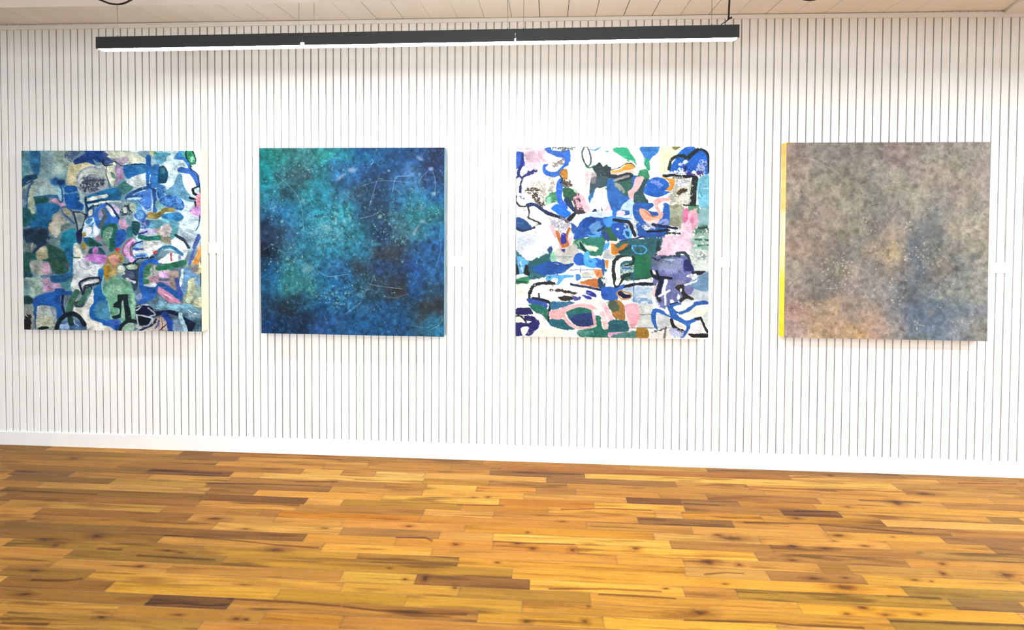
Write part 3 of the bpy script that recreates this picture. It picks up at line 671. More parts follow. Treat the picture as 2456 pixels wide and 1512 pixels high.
D p 1f5aa8 s4 r3 | 520,740 730,782 790,712 900,742 1050,828 1115,842 1115,970 980,895 800,782 760,860 560,865
D p 1d4a8f s8 a.7 | 560,780 740,790 740,850 570,850
D p c687a8 s5 | 788,765 835,785 1115,980 1105,1015 960,1002 860,922 785,845
D k d9a0b8 w22 s6 | 830,830 960,930 1090,1000
D p dde3ea s5 | 865,345 960,265 1130,325 1155,400 870,432 785,400
D k 8f9fc5 w40 s8 | 1085,330 1090,400
D p e8eef4 s5 | 555,130 640,98 765,98 835,170 780,230 720,290 640,335 470,345 425,280 450,210 530,180
D p 8cc0ea s5 | 425,180 560,115 565,170 470,205
D p 7fb5e5 s5 r6 | 460,290 620,280 640,330 500,345
D k 2f4fb0 w36 r12 | 440,215 570,222
D k 2f55b0 w26 r12 | 430,335 600,318
D p c9d3cc s10 a.8 | 600,110 740,110 740,170 620,180
D k d0a8d8 w80 s6 | 425,105 345,180 340,290 410,375
D k 9c4f6e w20 r5 | 405,75 310,160 278,262 320,320
D k 8f5570 w22 r8 | 425,130 392,210 402,310
D k 1d2f66 w20 | 560,108 460,140 420,180
D k 1e6b63 w68 s4 | 525,45 650,68 795,58
D p e3eef6 s5 | 1045,88 1180,170 1205,270 1155,345 1080,220 990,180
D k 2c6c96 w46 r5 | 745,320 800,242 900,192 1010,208 1120,300
D k c5d8e8 w8 r8 | 820,240 900,200 990,215
D k b5404a w24 r6 | 968,285 972,385
D p b0303c s3 r4 | 712,262 775,240 775,275 735,305
D k 2a6f57 w86 s6 | 790,492 950,470 1150,415
D k 1b2535 w24 r8 | 290,440 410,425 520,360 720,340
D k 2a3248 w32 r5 | 1045,35 1150,100 1225,200
D p 6d9bcb s6 | 1145,500 1240,490 1355,600 1375,720 1300,640 1210,660 1192,800 1155,890 1108,780 1140,640
D k d8ecf0 w38 s4 | 1132,520 1118,650 1090,765
D k 3f4f9f w56 s4 | 1045,670 1072,780 1115,870
D p c8cfae s8 r5 | 1225,660 1302,655 1302,850 1240,1000 1175,970 1200,820
D p cfd3b0 s8 r8 | 1285,950 1385,925 1402,1060 1300,1050
D k 7fa5cc w50 s6 | 1330,640 1345,740
D k 1f2c50 w16 | 1395,570 1390,760
D k 4f66b5 w36 r5 | 1375,50 1300,220 1230,440
D p d38c40 s3 | 1378,165 1397,240 1372,400 1340,442 1265,430 1320,350 1358,230
D k f0c090 w12 | 1372,180 1320,330 1280,410
D p d8d0a0 s5 | 1382,400 1403,560 1335,575 1360,450
D p 8f8a96 s8 r6 | 1258,480 1345,460 1350,560 1260,560
D p 6fa3ba s8 r10 | 670,1010 780,870 860,980 1000,1010 1200,1005 1385,1100 1385,1190 1300,1190 1160,1145 900,1085 750,1085
D p 3f4f5f s8 r30 a.8 | 690,960 790,880 800,940 740,1060
D p 8fc5d8 s14 r10 a.8 | 800,990 1100,1020 1200,1070 900,1060
D p 4a7088 s10 r26 | 1150,1150 1405,1110 1405,1415 1240,1415 1250,1300
D p 9fbcbc s8 r34 a.6 | 1200,1130 1400,1120 1390,1240 1250,1200
D p 22404a s8 r30 a.8 | 1280,1250 1400,1230 1400,1330 1280,1380
D k d0e4ee w10 | 1220,1100 1280,1150 1370,1160
D p 0d1630 s3 r3 | 470,1045 560,1025 700,1060 725,1120 830,1110 900,1100 1040,1120 1090,1190 960,1160 850,1160 700,1210 640,1200 600,1180 475,1175
D p 0c1222 s3 | 495,1190 600,1195 685,1240 620,1325 525,1325
D p b8a79c s6 r6 | 700,1240 850,1195 900,1250 935,1400 545,1405 690,1330
D p c9c4bc s8 r6 | 560,1360 700,1330 760,1350 740,1400 560,1405
D k 15203a w30 r10 | 520,1390 700,1320 760,1230
D k 4a2530 w6 | 842,1205 842,1405
D k 5a3a48 w5 | 798,1195 798,1400
D k 2a2530 w14 | 905,1305 810,1395
D k 3a4f80 w24 r10 | 740,1370 800,1260
D k 1f3f8f w92 s8 | 880,1170 940,1250 970,1405
D p 7a93b0 s8 r6 | 1010,1240 1095,1260 1145,1410 1005,1410
D p 101c30 s6 r6 | 1080,1150 1180,1220 1320,1300 1260,1410 1205,1410 1130,1280
D k a5cddb w58 s2 | 1100,1165 1112,1240 1155,1320 1185,1405
D k a9bccb w15 | 465,1065 560,1030 690,1025
D k b5c5d2 w16 | 475,1105 545,1055
D k a9bccb w19 | 640,1072 745,1160 675,1195
D k c0ccd5 w20 | 475,1168 570,1186
D k b0c5d0 w23 | 480,1190 508,1320 545,1340 490,1400
D k a0b5c5 w20 | 575,1190 705,1230 640,1325 560,1335
D k c5ccc5 w40 r6 | 430,1320 540,1350"""
P_STROKES = """A p f7f6ee | 30,30 1550,30 1550,1550 30,1550
A p f3f0e0 s20 | 840,150 1010,100 1100,350 1050,600 860,560 820,300
A p f0c0cc s16 r14 | 200,60 470,60 520,130 700,200 560,290 430,320 250,370 160,330 200,180
A p b9a0ae s20 r14 | 170,120 330,110 380,200 390,260 220,260 180,200
A k e88fa0 w30 s14 r14 a.7 | 380,110 410,210 500,250
A k d8a0ac w14 r10 | 60,60 250,75
A p 2a55b0 s8 r6 | 48,130 150,120 160,230 175,320 70,360 48,340
A k 1f2568 w40 r10 | 140,130 130,300 90,400 75,500
A p 2a63c0 s5 r4 | 470,60 560,50 580,95 750,100 830,90 840,290 740,350 700,440 600,480 470,440 430,370 450,300 520,290 480,360 560,400 650,390 730,300 750,220 600,170 470,100
A p f5f3ee s4 | 480,330 560,300 640,290 740,280 700,340 620,400 520,390
A p fbe0e4 s6 | 500,130 600,180 750,210 740,260 580,280 480,240 440,180
A p 3a3a3a s6 r44 a.7 | 580,260 740,230 680,320 580,330
A p 4a5258 s4 r40 a.9 | 560,48 870,48 850,90 760,95 620,90
A k 2a2c70 w52 r16 | 340,390 220,430 140,490 80,480
A p eef0ee s8 | 60,500 130,510 90,700 55,700
A k 1f2a50 w30 r8 | 170,490 120,560 105,690
A p f4f2e6 s10 | 160,480 480,460 640,520 660,680 480,800 300,800 180,700
A p 8a8478 s5 r60 a.7 | 260,580 470,560 460,880 380,760 200,680
A p 3a332c s4 r30 | 190,655 370,640 380,690 300,720 200,700
A p 3a332c s4 r30 | 300,690 380,700 400,790 460,850 465,900 430,915 380,880 300,780
A p 6a6a5c s4 r60 a.7 | 540,520 610,500 580,700 520,720
A k f7f6ee w7 | 190,612 500,618
A k f7f6ee w7 | 190,685 400,690
A p fafaf6 s5 | 60,790 100,730 200,710 270,760 290,850 200,890 100,880 50,840
A p 3a3560 s3 r40 a.8 | 90,740 145,750 140,810 85,800
A k 2a3238 w26 | 50,750 45,830 100,890 170,900 230,870
A p 3f8058 s8 r10 | 480,780 560,700 650,690 660,800 560,880 490,900
A p 7fb59a s10 r14 | 490,800 560,760 560,900 490,910
A p e8eef0 s10 | 440,910 560,850 640,850 600,960 500,960
A p 1f6fd8 s8 r4 | 560,930 640,860 780,940 850,1000 790,1060 700,1040 600,970
A k 1e2c58 w52 r8 | 220,880 330,880 450,960 580,1020 740,1070
A k 1c2438 w44 s4 | 560,1020 700,1060
A k 2a3238 w30 r3 | 220,900 240,980 225,1060 290,1090 380,1130 400,1150 330,1190 290,1210
A p fafae6 s5 | 255,930 330,930 450,1000 560,1060 540,1150 470,1170 380,1110 260,1060
A p f5f5ee s5 | 55,910 200,915 225,1030 140,1030 60,960
A p 254a80 s8 r6 | 48,1060 120,1060 230,1140 300,1220 230,1240 150,1260 80,1250 48,1200
A k 1a3050 w34 s6 | 60,1210 140,1250 260,1220
A p 2a62c8 s4 | 640,570 690,490 730,500 730,650 720,780 800,900 780,950 700,900 650,830 635,700
A k 1c2c40 w22 r5 | 690,460 730,510 700,560
A p b0782a s3 | 680,430 720,370 770,355 800,390 800,510 760,515 730,480
A k 3a4a50 w10 | 685,430 740,360
A p 3a3028 s4 r30 | 730,510 780,520 840,570 860,600 740,600
A k 5a6060 w12 | 730,610 860,605
A p 22503a s8 r8 | 730,640 860,640 960,700 900,760 880,820 760,790
A p a8d0b8 s8 r8 | 840,620 960,700 900,700
A p e8efe4 s10 r8 | 870,590 960,560 1060,600 1070,700 960,700
A p 1f2f48 s4 r4 | 740,800 820,770 930,960 990,990 930,1010 870,960 800,900
A p 203a6a s4 a.8 | 750,800 800,780 900,920 860,940
A p 171c20 s3 | 760,1100 800,1060 880,990 920,1000 900,1050 840,1110 780,1135
A p 3f3a40 s5 r14 | 870,750 980,720 1040,860 1100,960 1020,1000 930,1000 900,900
A p e5a9b8 s4 r30 a.9 | 880,760 950,740 990,880 1010,980 940,900
A p f0b8c4 s4 | 960,730 1030,740 1060,810 1130,960 1050,970 1000,860
A p fdf6e8 s5 | 900,1080 960,1020 1060,1040 1020,1100 960,1140 900,1120
A p f2f0e2 s10 | 820,260 1000,300 1080,360 1140,370 1120,500 1090,620 960,560 860,560
A p f0c5c8 s8 r6 | 1080,370 1140,370 1120,500 1090,600 1050,500
A k 3a4a52 w22 r2 | 1045,45 1010,120 1020,200 1060,290 1100,320 1135,270 1130,170 1085,60 1045,45
A p f4f4f4 s4 | 1055,60 1080,60 1115,180 1115,270 1095,300 1050,250 1035,150
A k 8a929a w5 r10 | 1060,80 1070,150 1090,240
A k 2f7a5a w24 s6 r8 | 1060,310 1110,350 1180,320
A k 4a86c8 w16 r10 | 1110,80 1200,90 1270,50
A p 28393f s5 r3 | 1160,350 1220,290 1270,265 1310,330 1370,290 1430,265 1465,290 1430,360 1420,420 1512,440 1512,480 1420,490 1380,520 1360,600 1240,640 1180,600 1220,460
A p 3a4f58 s8 | 1120,620 1140,500 1240,460 1380,480 1370,600 1200,640 1150,760 1110,700
A p 8a7a82 s12 a.7 | 1140,420 1210,430 1200,560 1140,560
A p 1f62b0 s8 | 1380,520 1470,490 1512,640 1512,1000 1430,900 1400,760 1360,640
A p 2a6aa8 s8 | 1100,760 1200,640 1250,640 1180,760 1140,800 1120,850
A p 3f7f60 s8 r6 | 1340,620 1400,680 1450,780 1400,860 1370,740
A k fdfaf0 w62 s4 | 1230,660 1200,760 1170,880 1160,930
A k fbf7e8 w56 s4 | 1290,700 1270,800 1250,880
A k fdfaf0 w60 s4 | 1340,680 1340,800 1330,880
A k a9b59a w12 r4 | 1300,640 1300,760
A k f2c8d8 w44 s3 | 1210,880 1260,970
A k f2c8d8 w44 s3 | 1400,870 1340,980
A k f2c8d8 w30 s3 | 1320,880 1400,900 1420,970
A p 1d3a66 s3 | 1200,930 1230,980 1150,970
A p 1d3a66 s3 | 1280,890 1310,960 1290,950
A p c5dcf0 s8 r6 | 1100,990 1300,970 1420,970 1450,1040 1300,1060 1100,1040
A p 2255a8 s6 r4 | 930,1200 1060,1050 1300,1060 1512,1040 1512,1330 1300,1370 1100,1340 900,1380 870,1250
A p 14408c s4 | 1050,1060 1200,1060 1170,1170 1010,1190
A p 5a8fc8 s10 r8 | 1120,1180 1240,1110 1310,1200 1260,1310 1140,1280
A p 14305f s3 | 1225,1245 1330,1175 1320,1230 1250,1262
A p 3f86d8 s5 | 1320,1070 1512,1060 1512,1130 1400,1200 1330,1150
A p 4a8fdf s5 | 1050,1290 1100,1310 1260,1310 1240,1370 1150,1350
A p c8d4cc s10 r10 | 830,1230 900,1240 880,1350 830,1330
A p fbfaee s6 | 330,1180 540,1170 620,1300 690,1450 520,1430 440,1360
A p 8a88a0 s6 r60 a.8 | 560,1080 760,1060 820,1170 740,1280 660,1240 560,1150
A p f0a8b4 s6 | 535,1180 600,1180 640,1290 700,1420 660,1440 600,1320
A p f4b8c0 s6 | 690,1430 740,1480 850,1380 850,1300 800,1480 740,1500
A k b06a2a w44 s3 | 640,1260 690,1380 730,1470 800,1460 790,1320 820,1220
A p 35309a s3 r4 | 705,1290 770,1280 775,1420 715,1435
A p 2a4f9a s8 r10 | 850,1130 920,1180 930,1250 880,1290 860,1230
A k 8a9098 w12 r12 a.8 | 310,1250 380,1330 450,1420
A k f7f6ee w10 | 300,1270 360,1200
A p b8c6d8 s16 r26 | 60,1320 300,1300 450,1400 520,1512 60,1512
A p 5f8f68 s10 r10 | 880,1400 960,1370 1300,1380 1300,1512 900,1512
A p 2a5a40 s6 r8 | 1300,1230 1460,1200 1512,1300 1512,1400 1400,1390 1310,1360
A p 2a3f80 s8 r8 | 1290,1280 1340,1250 1400,1320 1380,1400
B p e8efe6 s4 | -20,40 560,40 560,440 380,420 -20,320
B k 2f8f60 w12 r6 | -60,110 60,130 200,200 270,250
B k 7fc0a0 w10 r6 | -60,200 60,220
B p fbfaf5 s6 | -10,60 100,60 200,140 240,230 150,260 60,300 -10,200
B p 2fa078 s6 r6 | 60,60 240,50 290,120 380,250 380,320 330,240 250,230 60,110
B p f3f0ea s6 | 345,45 450,45 490,200 480,330 400,360 370,240
B p 2f70b8 s8 r8 | 440,45 720,45 700,120 600,200 570,250 500,200
B p 2a9070 s6 r4 | 500,200 560,230 580,370 540,380 490,280
B p f2ecc6 s6 r3 | 730,45 900,45 960,90 960,160 850,230 820,420 700,430 600,320 580,260 700,110
B p fbf9f0 s20 a.6 | 600,260 700,200 700,400 620,340
B p 6a7a3a s5 | 890,45 1010,42 970,80 920,90
B p 2060c0 s4 | 960,160 1080,50 1200,42 1240,70 1330,80 1400,150 1415,300 1410,430 1300,430 1200,380 1130,430 870,420 870,330 930,230
B k 1c2c28 w44 s3 | 845,360 880,230 970,175 1060,175 1080,210
B k 182a2c w60 s3 | 1120,200 1180,140 1250,90
B k 182a2c w34 s3 | 1250,90 1330,90 1395,150 1410,300 1412,390
B p ffffff s3 r20 | 880,410 960,370 1000,340 1080,370 1100,425 900,430
B p f0f0f8 s4 r30 a.8 | 1040,240 1100,250 1100,310 1000,300
B p c8c8e0 s4 r40 a.8 | 1270,270 1360,270 1350,420 1230,420
B p 1f1f60 s4 r20 | 1060,320 1110,290 1120,370 1050,400
B p 2a2568 s4 r30 | 1110,410 1300,400 1290,450 1120,450
B k 141a24 w42 r4 | 770,460 900,450 1040,470 1200,470
B k 1a1c2a w20 r3 | 900,490 1100,490
B p e8f2f0 s4 | 1130,500 1190,490 1180,620 1130,640
B k 1c2828 w92 s3 | 1215,500 1195,680 1185,880
B p 6fb5cc s5 r4 | 1255,520 1340,450 1420,470 1422,960 1300,940 1255,800
B k 3a7088 w8 | 1290,560 1285,680 1320,760
B k c5e8f0 w8 | 1340,640 1420,635
B k 1c3a50 w10 | 1340,1040 1370,1110 1415,1140
B p 8fb8bc s10 r16 | 1250,940 1422,940 1422,1180 1250,1180
B p 9fa090 s8 r40 | 860,520 1140,520 1130,860 960,860 840,830
B p 40301c s5 r18 | 960,700 1020,640 1110,650 1100,690 1020,720 980,780
B p a8a8d0 s6 r30 a.7 | 900,520 1100,520 1100,600 960,610
B p f5f5f5 s4 r30 a.8 | 1020,580 1120,570 1130,700 1100,640
B p e3e8e0 s6 r30 a.7 | 960,740 1110,700 1110,800 980,840
B k 1f2a22 w30 r10 | 1060,880 1240,890
B p 4a8868 s8 r10 | 1120,900 1250,890 1270,1000 1130,1010
B p 9aa08a s10 r14 | 830,880 1060,900 1050,1230 960,1200 830,1150
B p 5f5a3a s8 r30 a.7 | 840,880 960,880 950,920 860,910
B p 6a6a5a s8 r30 a.6 | 880,1060 1000,1060 1000,1200 860,1180
B p 2a5fa8 s6 | 60,480 330,450 480,500 480,700 340,760 340,1000 60,1000 -40,700
B p 2f5a50 s8 r12 | 60,560 220,500 320,480 300,700 220,740 120,650
B p e89a3a s4 r6 | 20,390 140,370 240,290 330,290 350,360 300,370 200,390 60,430 20,410
B p f4b8b0 s4 | 10,420 200,400 330,380 370,430 340,440 260,410 100,440
B k 3a4a48 w12 | 20,375 130,345 230,285 320,285 360,340
B k 24343a w44 s3 | 0,470 120,470 250,430 320,450 250,500 110,525
B p 8f8a88 s5 | 60,510 260,450 280,480 160,510 70,540
B p 8a948c s8 r10 | 60,560 160,590 210,660 200,700 110,640
B p 35805c s8 r6 | 430,380 540,370 570,480 480,540 380,520
B p 2a4a50 s10 r8 | 380,560 560,500 480,700 560,860 350,850 340,720
B p f0b8bc s4 | 380,480 450,465 490,490 420,640 350,720 330,840 270,760 260,680 320,640 350,540
B p b8d4ee s6 | 190,870 280,800 335,800 345,960 320,1040 280,1060 280,960 150,950
B p 1f5cb8 s5 | 560,520 660,480 800,510 850,600 850,700 700,770 560,740 480,690
B p 7f90d8 s4 r24 a.8 | 600,500 740,580 720,640 620,570
B p d08a30 s3 | 730,462 830,490 935,515 910,620 870,670 800,665 860,590 840,530
B k f5e5c0 w8 | 790,670 870,680
B p 2358a8 s5 r3 | 350,860 600,850 620,900 560,960 830,1000 830,1160 820,1300 600,1350 400,1320 370,1100 330,1000
B p 2255a8 s5 | 740,880 850,870 840,1180 740,1180
B p e8e0d8 s5 r10 | 680,860 760,850 760,960 700,960
B p f0a8a8 s5 r4 | 620,820 700,780 850,780 840,830 760,830 680,880 720,960 760,1000 750,1060 700,1090 690,1000 640,900
B p f0a58a s5 r3 | 420,940 480,930 560,980 620,1050 740,1010 720,1080 620,1150 520,1120 460,1070
B p f4c8c8 s6 | 460,1060 560,1110 700,1080 680,1140 560,1150
B k c87850 w26 s8 a.8 | 500,960 580,1030 660,1040
B p 7a8fc8 s8 r10 | 720,1100 830,1080 825,1170 700,1160
B p c8ccd0 s8 r24 | 470,1150 640,1180 640,1230 500,1230
B k 1c2244 w40 r6 | 620,1160 800,1190 960,1220
B k 181c2c w36 r6 | 540,1260 700,1250 850,1240
B p 3f8ad8 s8 | -20,1040 200,1060 340,1080 200,1100 -20,1180
B p f4cfdc s5 | 90,980 150,955 215,975 215,1010 160,1035 110,1015
B p 2a6fc0 s6 | 40,900 100,950 90,1040 40,1020
B p 2050a8 s8 r4 | 30,1160 260,1120 320,1250 300,1350 150,1380 60,1290
B p 9aa8a8 s5 r50 | 210,1140 380,1130 380,1250 340,1300 280,1200
B k 161c2c w44 s4 | 60,1090 180,1110 280,1130 330,1250 360,1320
B k c0d8f0 w14 r20 | 110,1190 120,1260 200,1300
B k 6ab0e8 w32 s3 | 230,1230 290,1260 300,1330 270,1360 220,1320 210,1250 235,1230
B p 205080 s3 | 240,1260 280,1290 270,1330 240,1310
B k 2a2a70 w26 r4 | 150,1400 300,1370 470,1335
B p d86f9f s14 r6 | 1050,960 1110,920 1130,1000 1110,1120 1050,1150
B p e0a8b8 s16 r16 | 1120,1000 1230,940 1250,1200 1130,1250
B p d888b0 s14 | 1140,1060 1190,1020 1190,1150 1140,1190
B p eac5d8 s10 r16 | 1020,1150 1130,1100 1180,1220 1180,1512 700,1512 760,1380 830,1320 1000,1300
B p 4f7a6c s10 r26 | 1240,1180 1420,1180 1420,1512 1180,1512 1200,1300
B p a8c8b8 s8 r24 a.8 | 1210,1310 1420,1290 1420,1360 1230,1400
B k 1f4038 w16 r14 | 1260,1200 1415,1205
B k 1f4038 w14 r14 | 1230,1450 1415,1460
B k 27404a w30 r10 | 780,1290 900,1280 1010,1290
B k 2a4a90 w60 r20 | 480,1330 760,1340
B p 2a504a s10 r20 | 380,1400 700,1380 740,1512 560,1512 400,1460
B p f2c8c8 s5 | 160,1440 260,1400 280,1440 180,1500
C p dfe6ee s20 r16 | 40,0 500,0 540,200 400,280 250,320 130,260 40,200
C p b8c4d8 s16 r30 a.8 | 60,0 260,0 240,120 60,100
C p fbfaee s8 | 450,0 660,0 700,120 600,130 520,60
C p 2a4a7a s8 r8 | 500,170 560,120 580,160 540,260
C p 2a5f68 s12 r14 | 40,200 130,270 250,330 400,270 560,210 560,340 480,560 200,600 40,640
C p d8dfe8 s8 r10 | 40,540 160,520 220,560 100,600 40,590
C p 5fa8e0 s8 r6 | 60,260 170,300 240,350 180,420 130,520 90,480 60,330
C k b8d8ee w30 s8 r8 | 110,360 140,470
C p 1a1a1c s4 r12 | 45,460 60,380 90,520 50,520
C p 1c1c1e s4 r12 | 170,510 180,390 230,430 250,520 230,545
C p 2f8058 s10 r8 | 45,600 200,560 240,600 200,680 45,670
C k 1f3f3a w24 r8 | 60,630 200,640
C p 1f50a0 s10 r8 | 250,400 350,340 640,340 780,370 900,360 850,440 720,500 500,540 330,500
C p 2a6058 s12 r14 a.8 | 240,340 440,290 500,330 300,420
C p 7fc0a0 s8 r10 | 560,220 640,200 640,330 560,320
C p c0c0b8 s8 r4 | 620,170 760,130 940,80 960,220 900,330 780,380 700,350 620,280
C k 6a7a88 w7 | 560,262 860,270
C k 6a7a88 w5 | 560,285 850,285
C p b06a2a s3 | 650,0 690,100 730,150 810,120 830,90 790,0 770,80 715,85 700,0
C p 35309a s3 | 700,-20 770,-20 778,75 712,88
C p f4b8c4 s6 | 800,0 870,10 850,80 800,130 700,160 660,80 640,0 690,110 760,150 820,100
C p 3a3090 s5 | 700,165 760,160 750,210 720,195
C p 2a7060 s8 r12 | 910,30 1310,0 1310,230 1180,260 1040,200 960,160
C p f0f3d8 s10 r8 | 1040,110 1240,130 1220,190 1110,190
C p 7fb090 s8 r16 a.8 | 920,60 1000,40 1060,130 980,140
C p 12303c s3 | 980,60 1020,100 1070,190 1040,200 980,120
C p 245fc0 s5 r3 | 900,260 980,210 1040,260 1040,330 1200,290 1310,330 1330,440 1100,440 900,370
C p f7f5ee s8 r4 | 860,410 1000,400 1290,440 1310,530 1240,560 960,580 800,540 760,500
C p c9cac0 s10 | 1020,500 1180,490 1160,560 1020,560
C k 2a4aa0 w9 | 840,462 1290,462
C k 2a4aa0 w11 | 985,430 985,500
C k 4fa5e8 w10 | 940,565 1150,568
C p 4fa5e8 s4 r2 | 1040,210 1110,200 1120,280 1200,310 1240,350 1200,370 1210,430 1100,430 1040,380 1025,280
C p 245fb8 s3 | 1100,320 1150,340 1150,350 1120,350
C p 3f86d0 s4 | 915,530 980,530 990,590 930,615
C p 5aaae8 s4 r2 | 480,560 540,535 870,535 870,570 760,580 720,620 670,675 640,670 660,590 590,580 540,640 490,630
C p 2a7068 s3 | 530,560 570,560 530,590
C p c88a50 s8 r10 | 1200,480 1290,480 1310,550 1230,570
C p e0905a s4 | 1190,460 1290,465 1315,530 1280,575 1220,560 1190,500
C p c87838 s3 | 1215,500 1260,490 1240,550
C p f4b8b0 s5 | 930,650 1100,610 1190,570 1270,620 1240,720 1200,710 1000,680
C p c8783a s4 r6 | 990,630 1150,590 1240,600 1260,640 1230,720 1100,690 1010,660
C k 1a2e50 w34 s3 | 850,665 1000,700 1150,725 1290,755
C p 1f4060 s8 r8 | 1240,600 1330,540 1400,500 1330,720 1250,720
C p 4a9ae0 s4 | 1330,100 1390,60 1410,90 1360,190 1310,170
C p b8c0c8 s10 r10 | 1360,160 1512,200 1512,300 1320,300 1320,230
C p fadcd0 s3 | 1410,60 1440,40 1512,80 1512,240 1460,255 1405,220
C p c87a28 s3 | 1425,90 1450,80 1512,110 1512,230 1465,245 1425,210
C p fae0dc s3 | 1320,315 1420,310 1415,380 1400,460 1350,440
C p d08028 s3 | 1345,325 1410,325 1405,370 1390,445 1360,430
C p 2a5a9a s8 r8 | 1290,300 1340,340 1340,440 1380,470 1320,560 1290,440
C p dfe8e4 s10 r20 | 1340,480 1460,470 1512,640 1512,700 1300,660
C p f6f6e8 s3 | 40,690 240,680 230,880 200,990 40,1010
C p fafaf6 s10 r4 | 280,700 600,680 900,700 1280,780 1300,900 900,940 560,900 300,860
C k 1c1a1c w44 r8 | 600,660 420,650 300,700 250,800 240,880
C k 2a2a28 w34 r24 a.8 | 420,640 590,650 590,700
C p 3a3028 s5 r14 | 500,740 700,740 930,790 900,820 760,790 620,770
C p 2a2824 s4 r10 | 665,850 760,835 870,850 880,890 760,915 680,890
C p 4a4a9a s6 r16 | 860,840 960,850 1000,890 900,900
C p 28359a s3 | 1065,765 1120,765 1210,810 1215,860 1130,840 1070,810
C p 28359a s3 r8 | 1010,830 1110,840 1155,890 1050,870
C p 2858b8 s6 r3 | 1290,720 1512,720 1512,900 1360,900 1290,860
C p 2f4fa0 s8 r8 | 200,880 330,860 500,940 500,1020 400,1000 260,960
C k 171c2c w30 r4 | 380,810 380,870 300,870
C k 171c2c w40 r5 | 300,870 420,890 540,940 530,1060 520,1210
C p 1f6a58 s8 r8 | 240,980 300,950 500,1020 500,1210 420,1120 330,1080
C p 20205a s4 r5 | 45,1020 240,1010 300,1100 180,1110 45,1110
C k 15151c w24 r4 | 45,1130 120,1130 190,1210
C p 20205a s5 r6 | 165,1130 300,1130 345,1180 300,1210 190,1190
C p f0efe0 s5 | 45,1140 110,1150 150,1210 45,1200
C p 25256a s5 r14 | 45,1230 230,1230 380,1180 400,1300 300,1400 120,1420 45,1420
C p fafaf0 s5 | 110,1310 180,1280 240,1300 200,1380 150,1420
C p e8eef0 s10 r6 | 300,1090 420,1110 520,1220 600,1300 700,1340 900,1340 960,1430 300,1430 380,1290 400,1220
C p fafae8 s10 | 400,1320 600,1310 800,1370 960,1430 330,1430
C p 2f6a90 s10 r10 | 550,920 900,930 760,1000 680,1020 560,1040
C p 1f5f70 s8 r8 | 540,1180 720,1170 840,1240 900,1320 760,1330 560,1270
C p 1f6a60 s8 r8 | 780,1060 960,1000 1120,1030 1160,1120 840,1150
C p 24386f s10 r6 | 800,1130 1000,1090 1150,1100 1180,1270 950,1280 840,1200
C p 3a6a80 s16 a.6 | 800,1100 900,1080 880,1150 820,1160
C p f2b8bc s4 r2 | 530,1070 580,1040 680,1030 740,1000 980,950 1130,960 1240,1030 1160,1040 1200,1130 1210,1240 1170,1240 1140,1050 1000,1000 930,1010 780,1070 770,1130 840,1220 950,1300 890,1310 780,1230 730,1150 680,1180 570,1170 535,1130
C k f2b8b8 w36 r5 | 940,1300 1080,1300 1210,1260
C p fdf3e6 s6 | 1060,920 1200,890 1290,900 1300,1000 1360,1100 1480,1240 1380,1320 1330,1330 1260,1100 1200,1000
C k f0c0cc w70 s6 | 1320,960 1380,1080 1460,1230
C k f6cfd4 w80 s8 | 1300,1100 1360,1290
C p 1f6a5a s10 r10 | 1200,1140 1270,1130 1320,1320 1500,1300 1512,1440 1000,1430 960,1340 1200,1290
C p 6fa098 s10 r20 a.7 | 960,1340 1150,1340 1100,1410 980,1400
C p 2a7fa0 s4 | 1490,1080 1512,1080 1512,1300 1500,1200
C p 55603a s8 r8 | 1380,920 1512,900 1512,1150 1440,1080
C p 8fa898 s8 r16 | 1380,930 1440,910 1470,960 1390,980
C p 8a5a20 s6 | 1440,1090 1512,1070 1512,1180 1470,1150
C p e8a8c8 s3 | 1385,1380 1410,1368 1512,1368 1512,1400 1460,1405 1450,1440 1385,1435
D p 2a5a60 s10 r14 | 100,60 740,0 720,150 620,300 600,560 160,600 100,300
D p c87a28 s3 | 20,80 60,110 120,150 190,90 270,80 220,140 170,200 130,240 60,250 10,220
D k f8d8d0 w10 | 10,60 20,220 60,255 140,235
D p 24504a s8 r14 | 160,200 240,140 330,120 300,230 200,260
D k 1f3f44 w40 r10 | 150,210 300,120
D p 1f6a48 s10 r8 | 340,260 600,240 590,420 560,580 360,560 340,400
D k 4a9fe0 w18 r4 | 320,110 380,110 480,120 530,170 490,220 400,230 340,190 315,120
D p b8d0cc s10 r20 | 170,400 330,390 340,480 170,520
D k 3a70b8 w22 r10 | 180,440 280,440
D p f5f6f4 s8 | -20,340 50,340 60,700 -20,640
D k 1a2826 w54 r5 | 340,300 220,280 110,290 60,350 50,480 70,620 95,710 150,640 200,560 280,520
D k fdfcf4 w60 s3 | 290,300 190,310 120,370 120,480 130,580 105,660
D k 1a2826 w24 r4 | 330,260 350,320 320,380 220,400
D k 1c3028 w40 s4 | 170,560 280,535
D k 1f5048 w26 r8 | 220,600 400,600 620,550
D p dfe8ec s10 r10 | 180,700 340,640 640,620 600,740 600,960 340,960 180,860
D p 5f8fc0 s14 r24 a.8 | 340,860 600,880 600,970 360,950
D p 88a8c8 s14 r20 a.7 | 200,720 600,720 600,800 300,860
D k 151826 w44 r5 | 190,710 300,680 450,665 660,670
D p 2d60b8 s6 | -20,720 100,720 210,660 180,760 110,800 110,900 -20,900
D k b8864a w20 | 100,790 160,760 230,790 310,810 300,860 220,885 150,870 100,810
D p 15163a s3 | 110,790 160,770 220,810 300,820 290,860 200,870 130,830
D p 4a5a48 s8 r8 | 0,900 140,920 130,1060 60,1080 -20,1000
D p a8763a s6 r4 | 60,890 160,920 215,1000 220,1200 170,1215 60,1120 20,1070 130,1050 120,960
D k 2a5a90 w10 | 345,480 345,960
D p f2f0f0 s8 | 180,920 260,910 420,950 420,1000 240,970
D p f0a8b4 s5 | 215,970 420,960 430,1200 330,1310 290,1280 230,1080
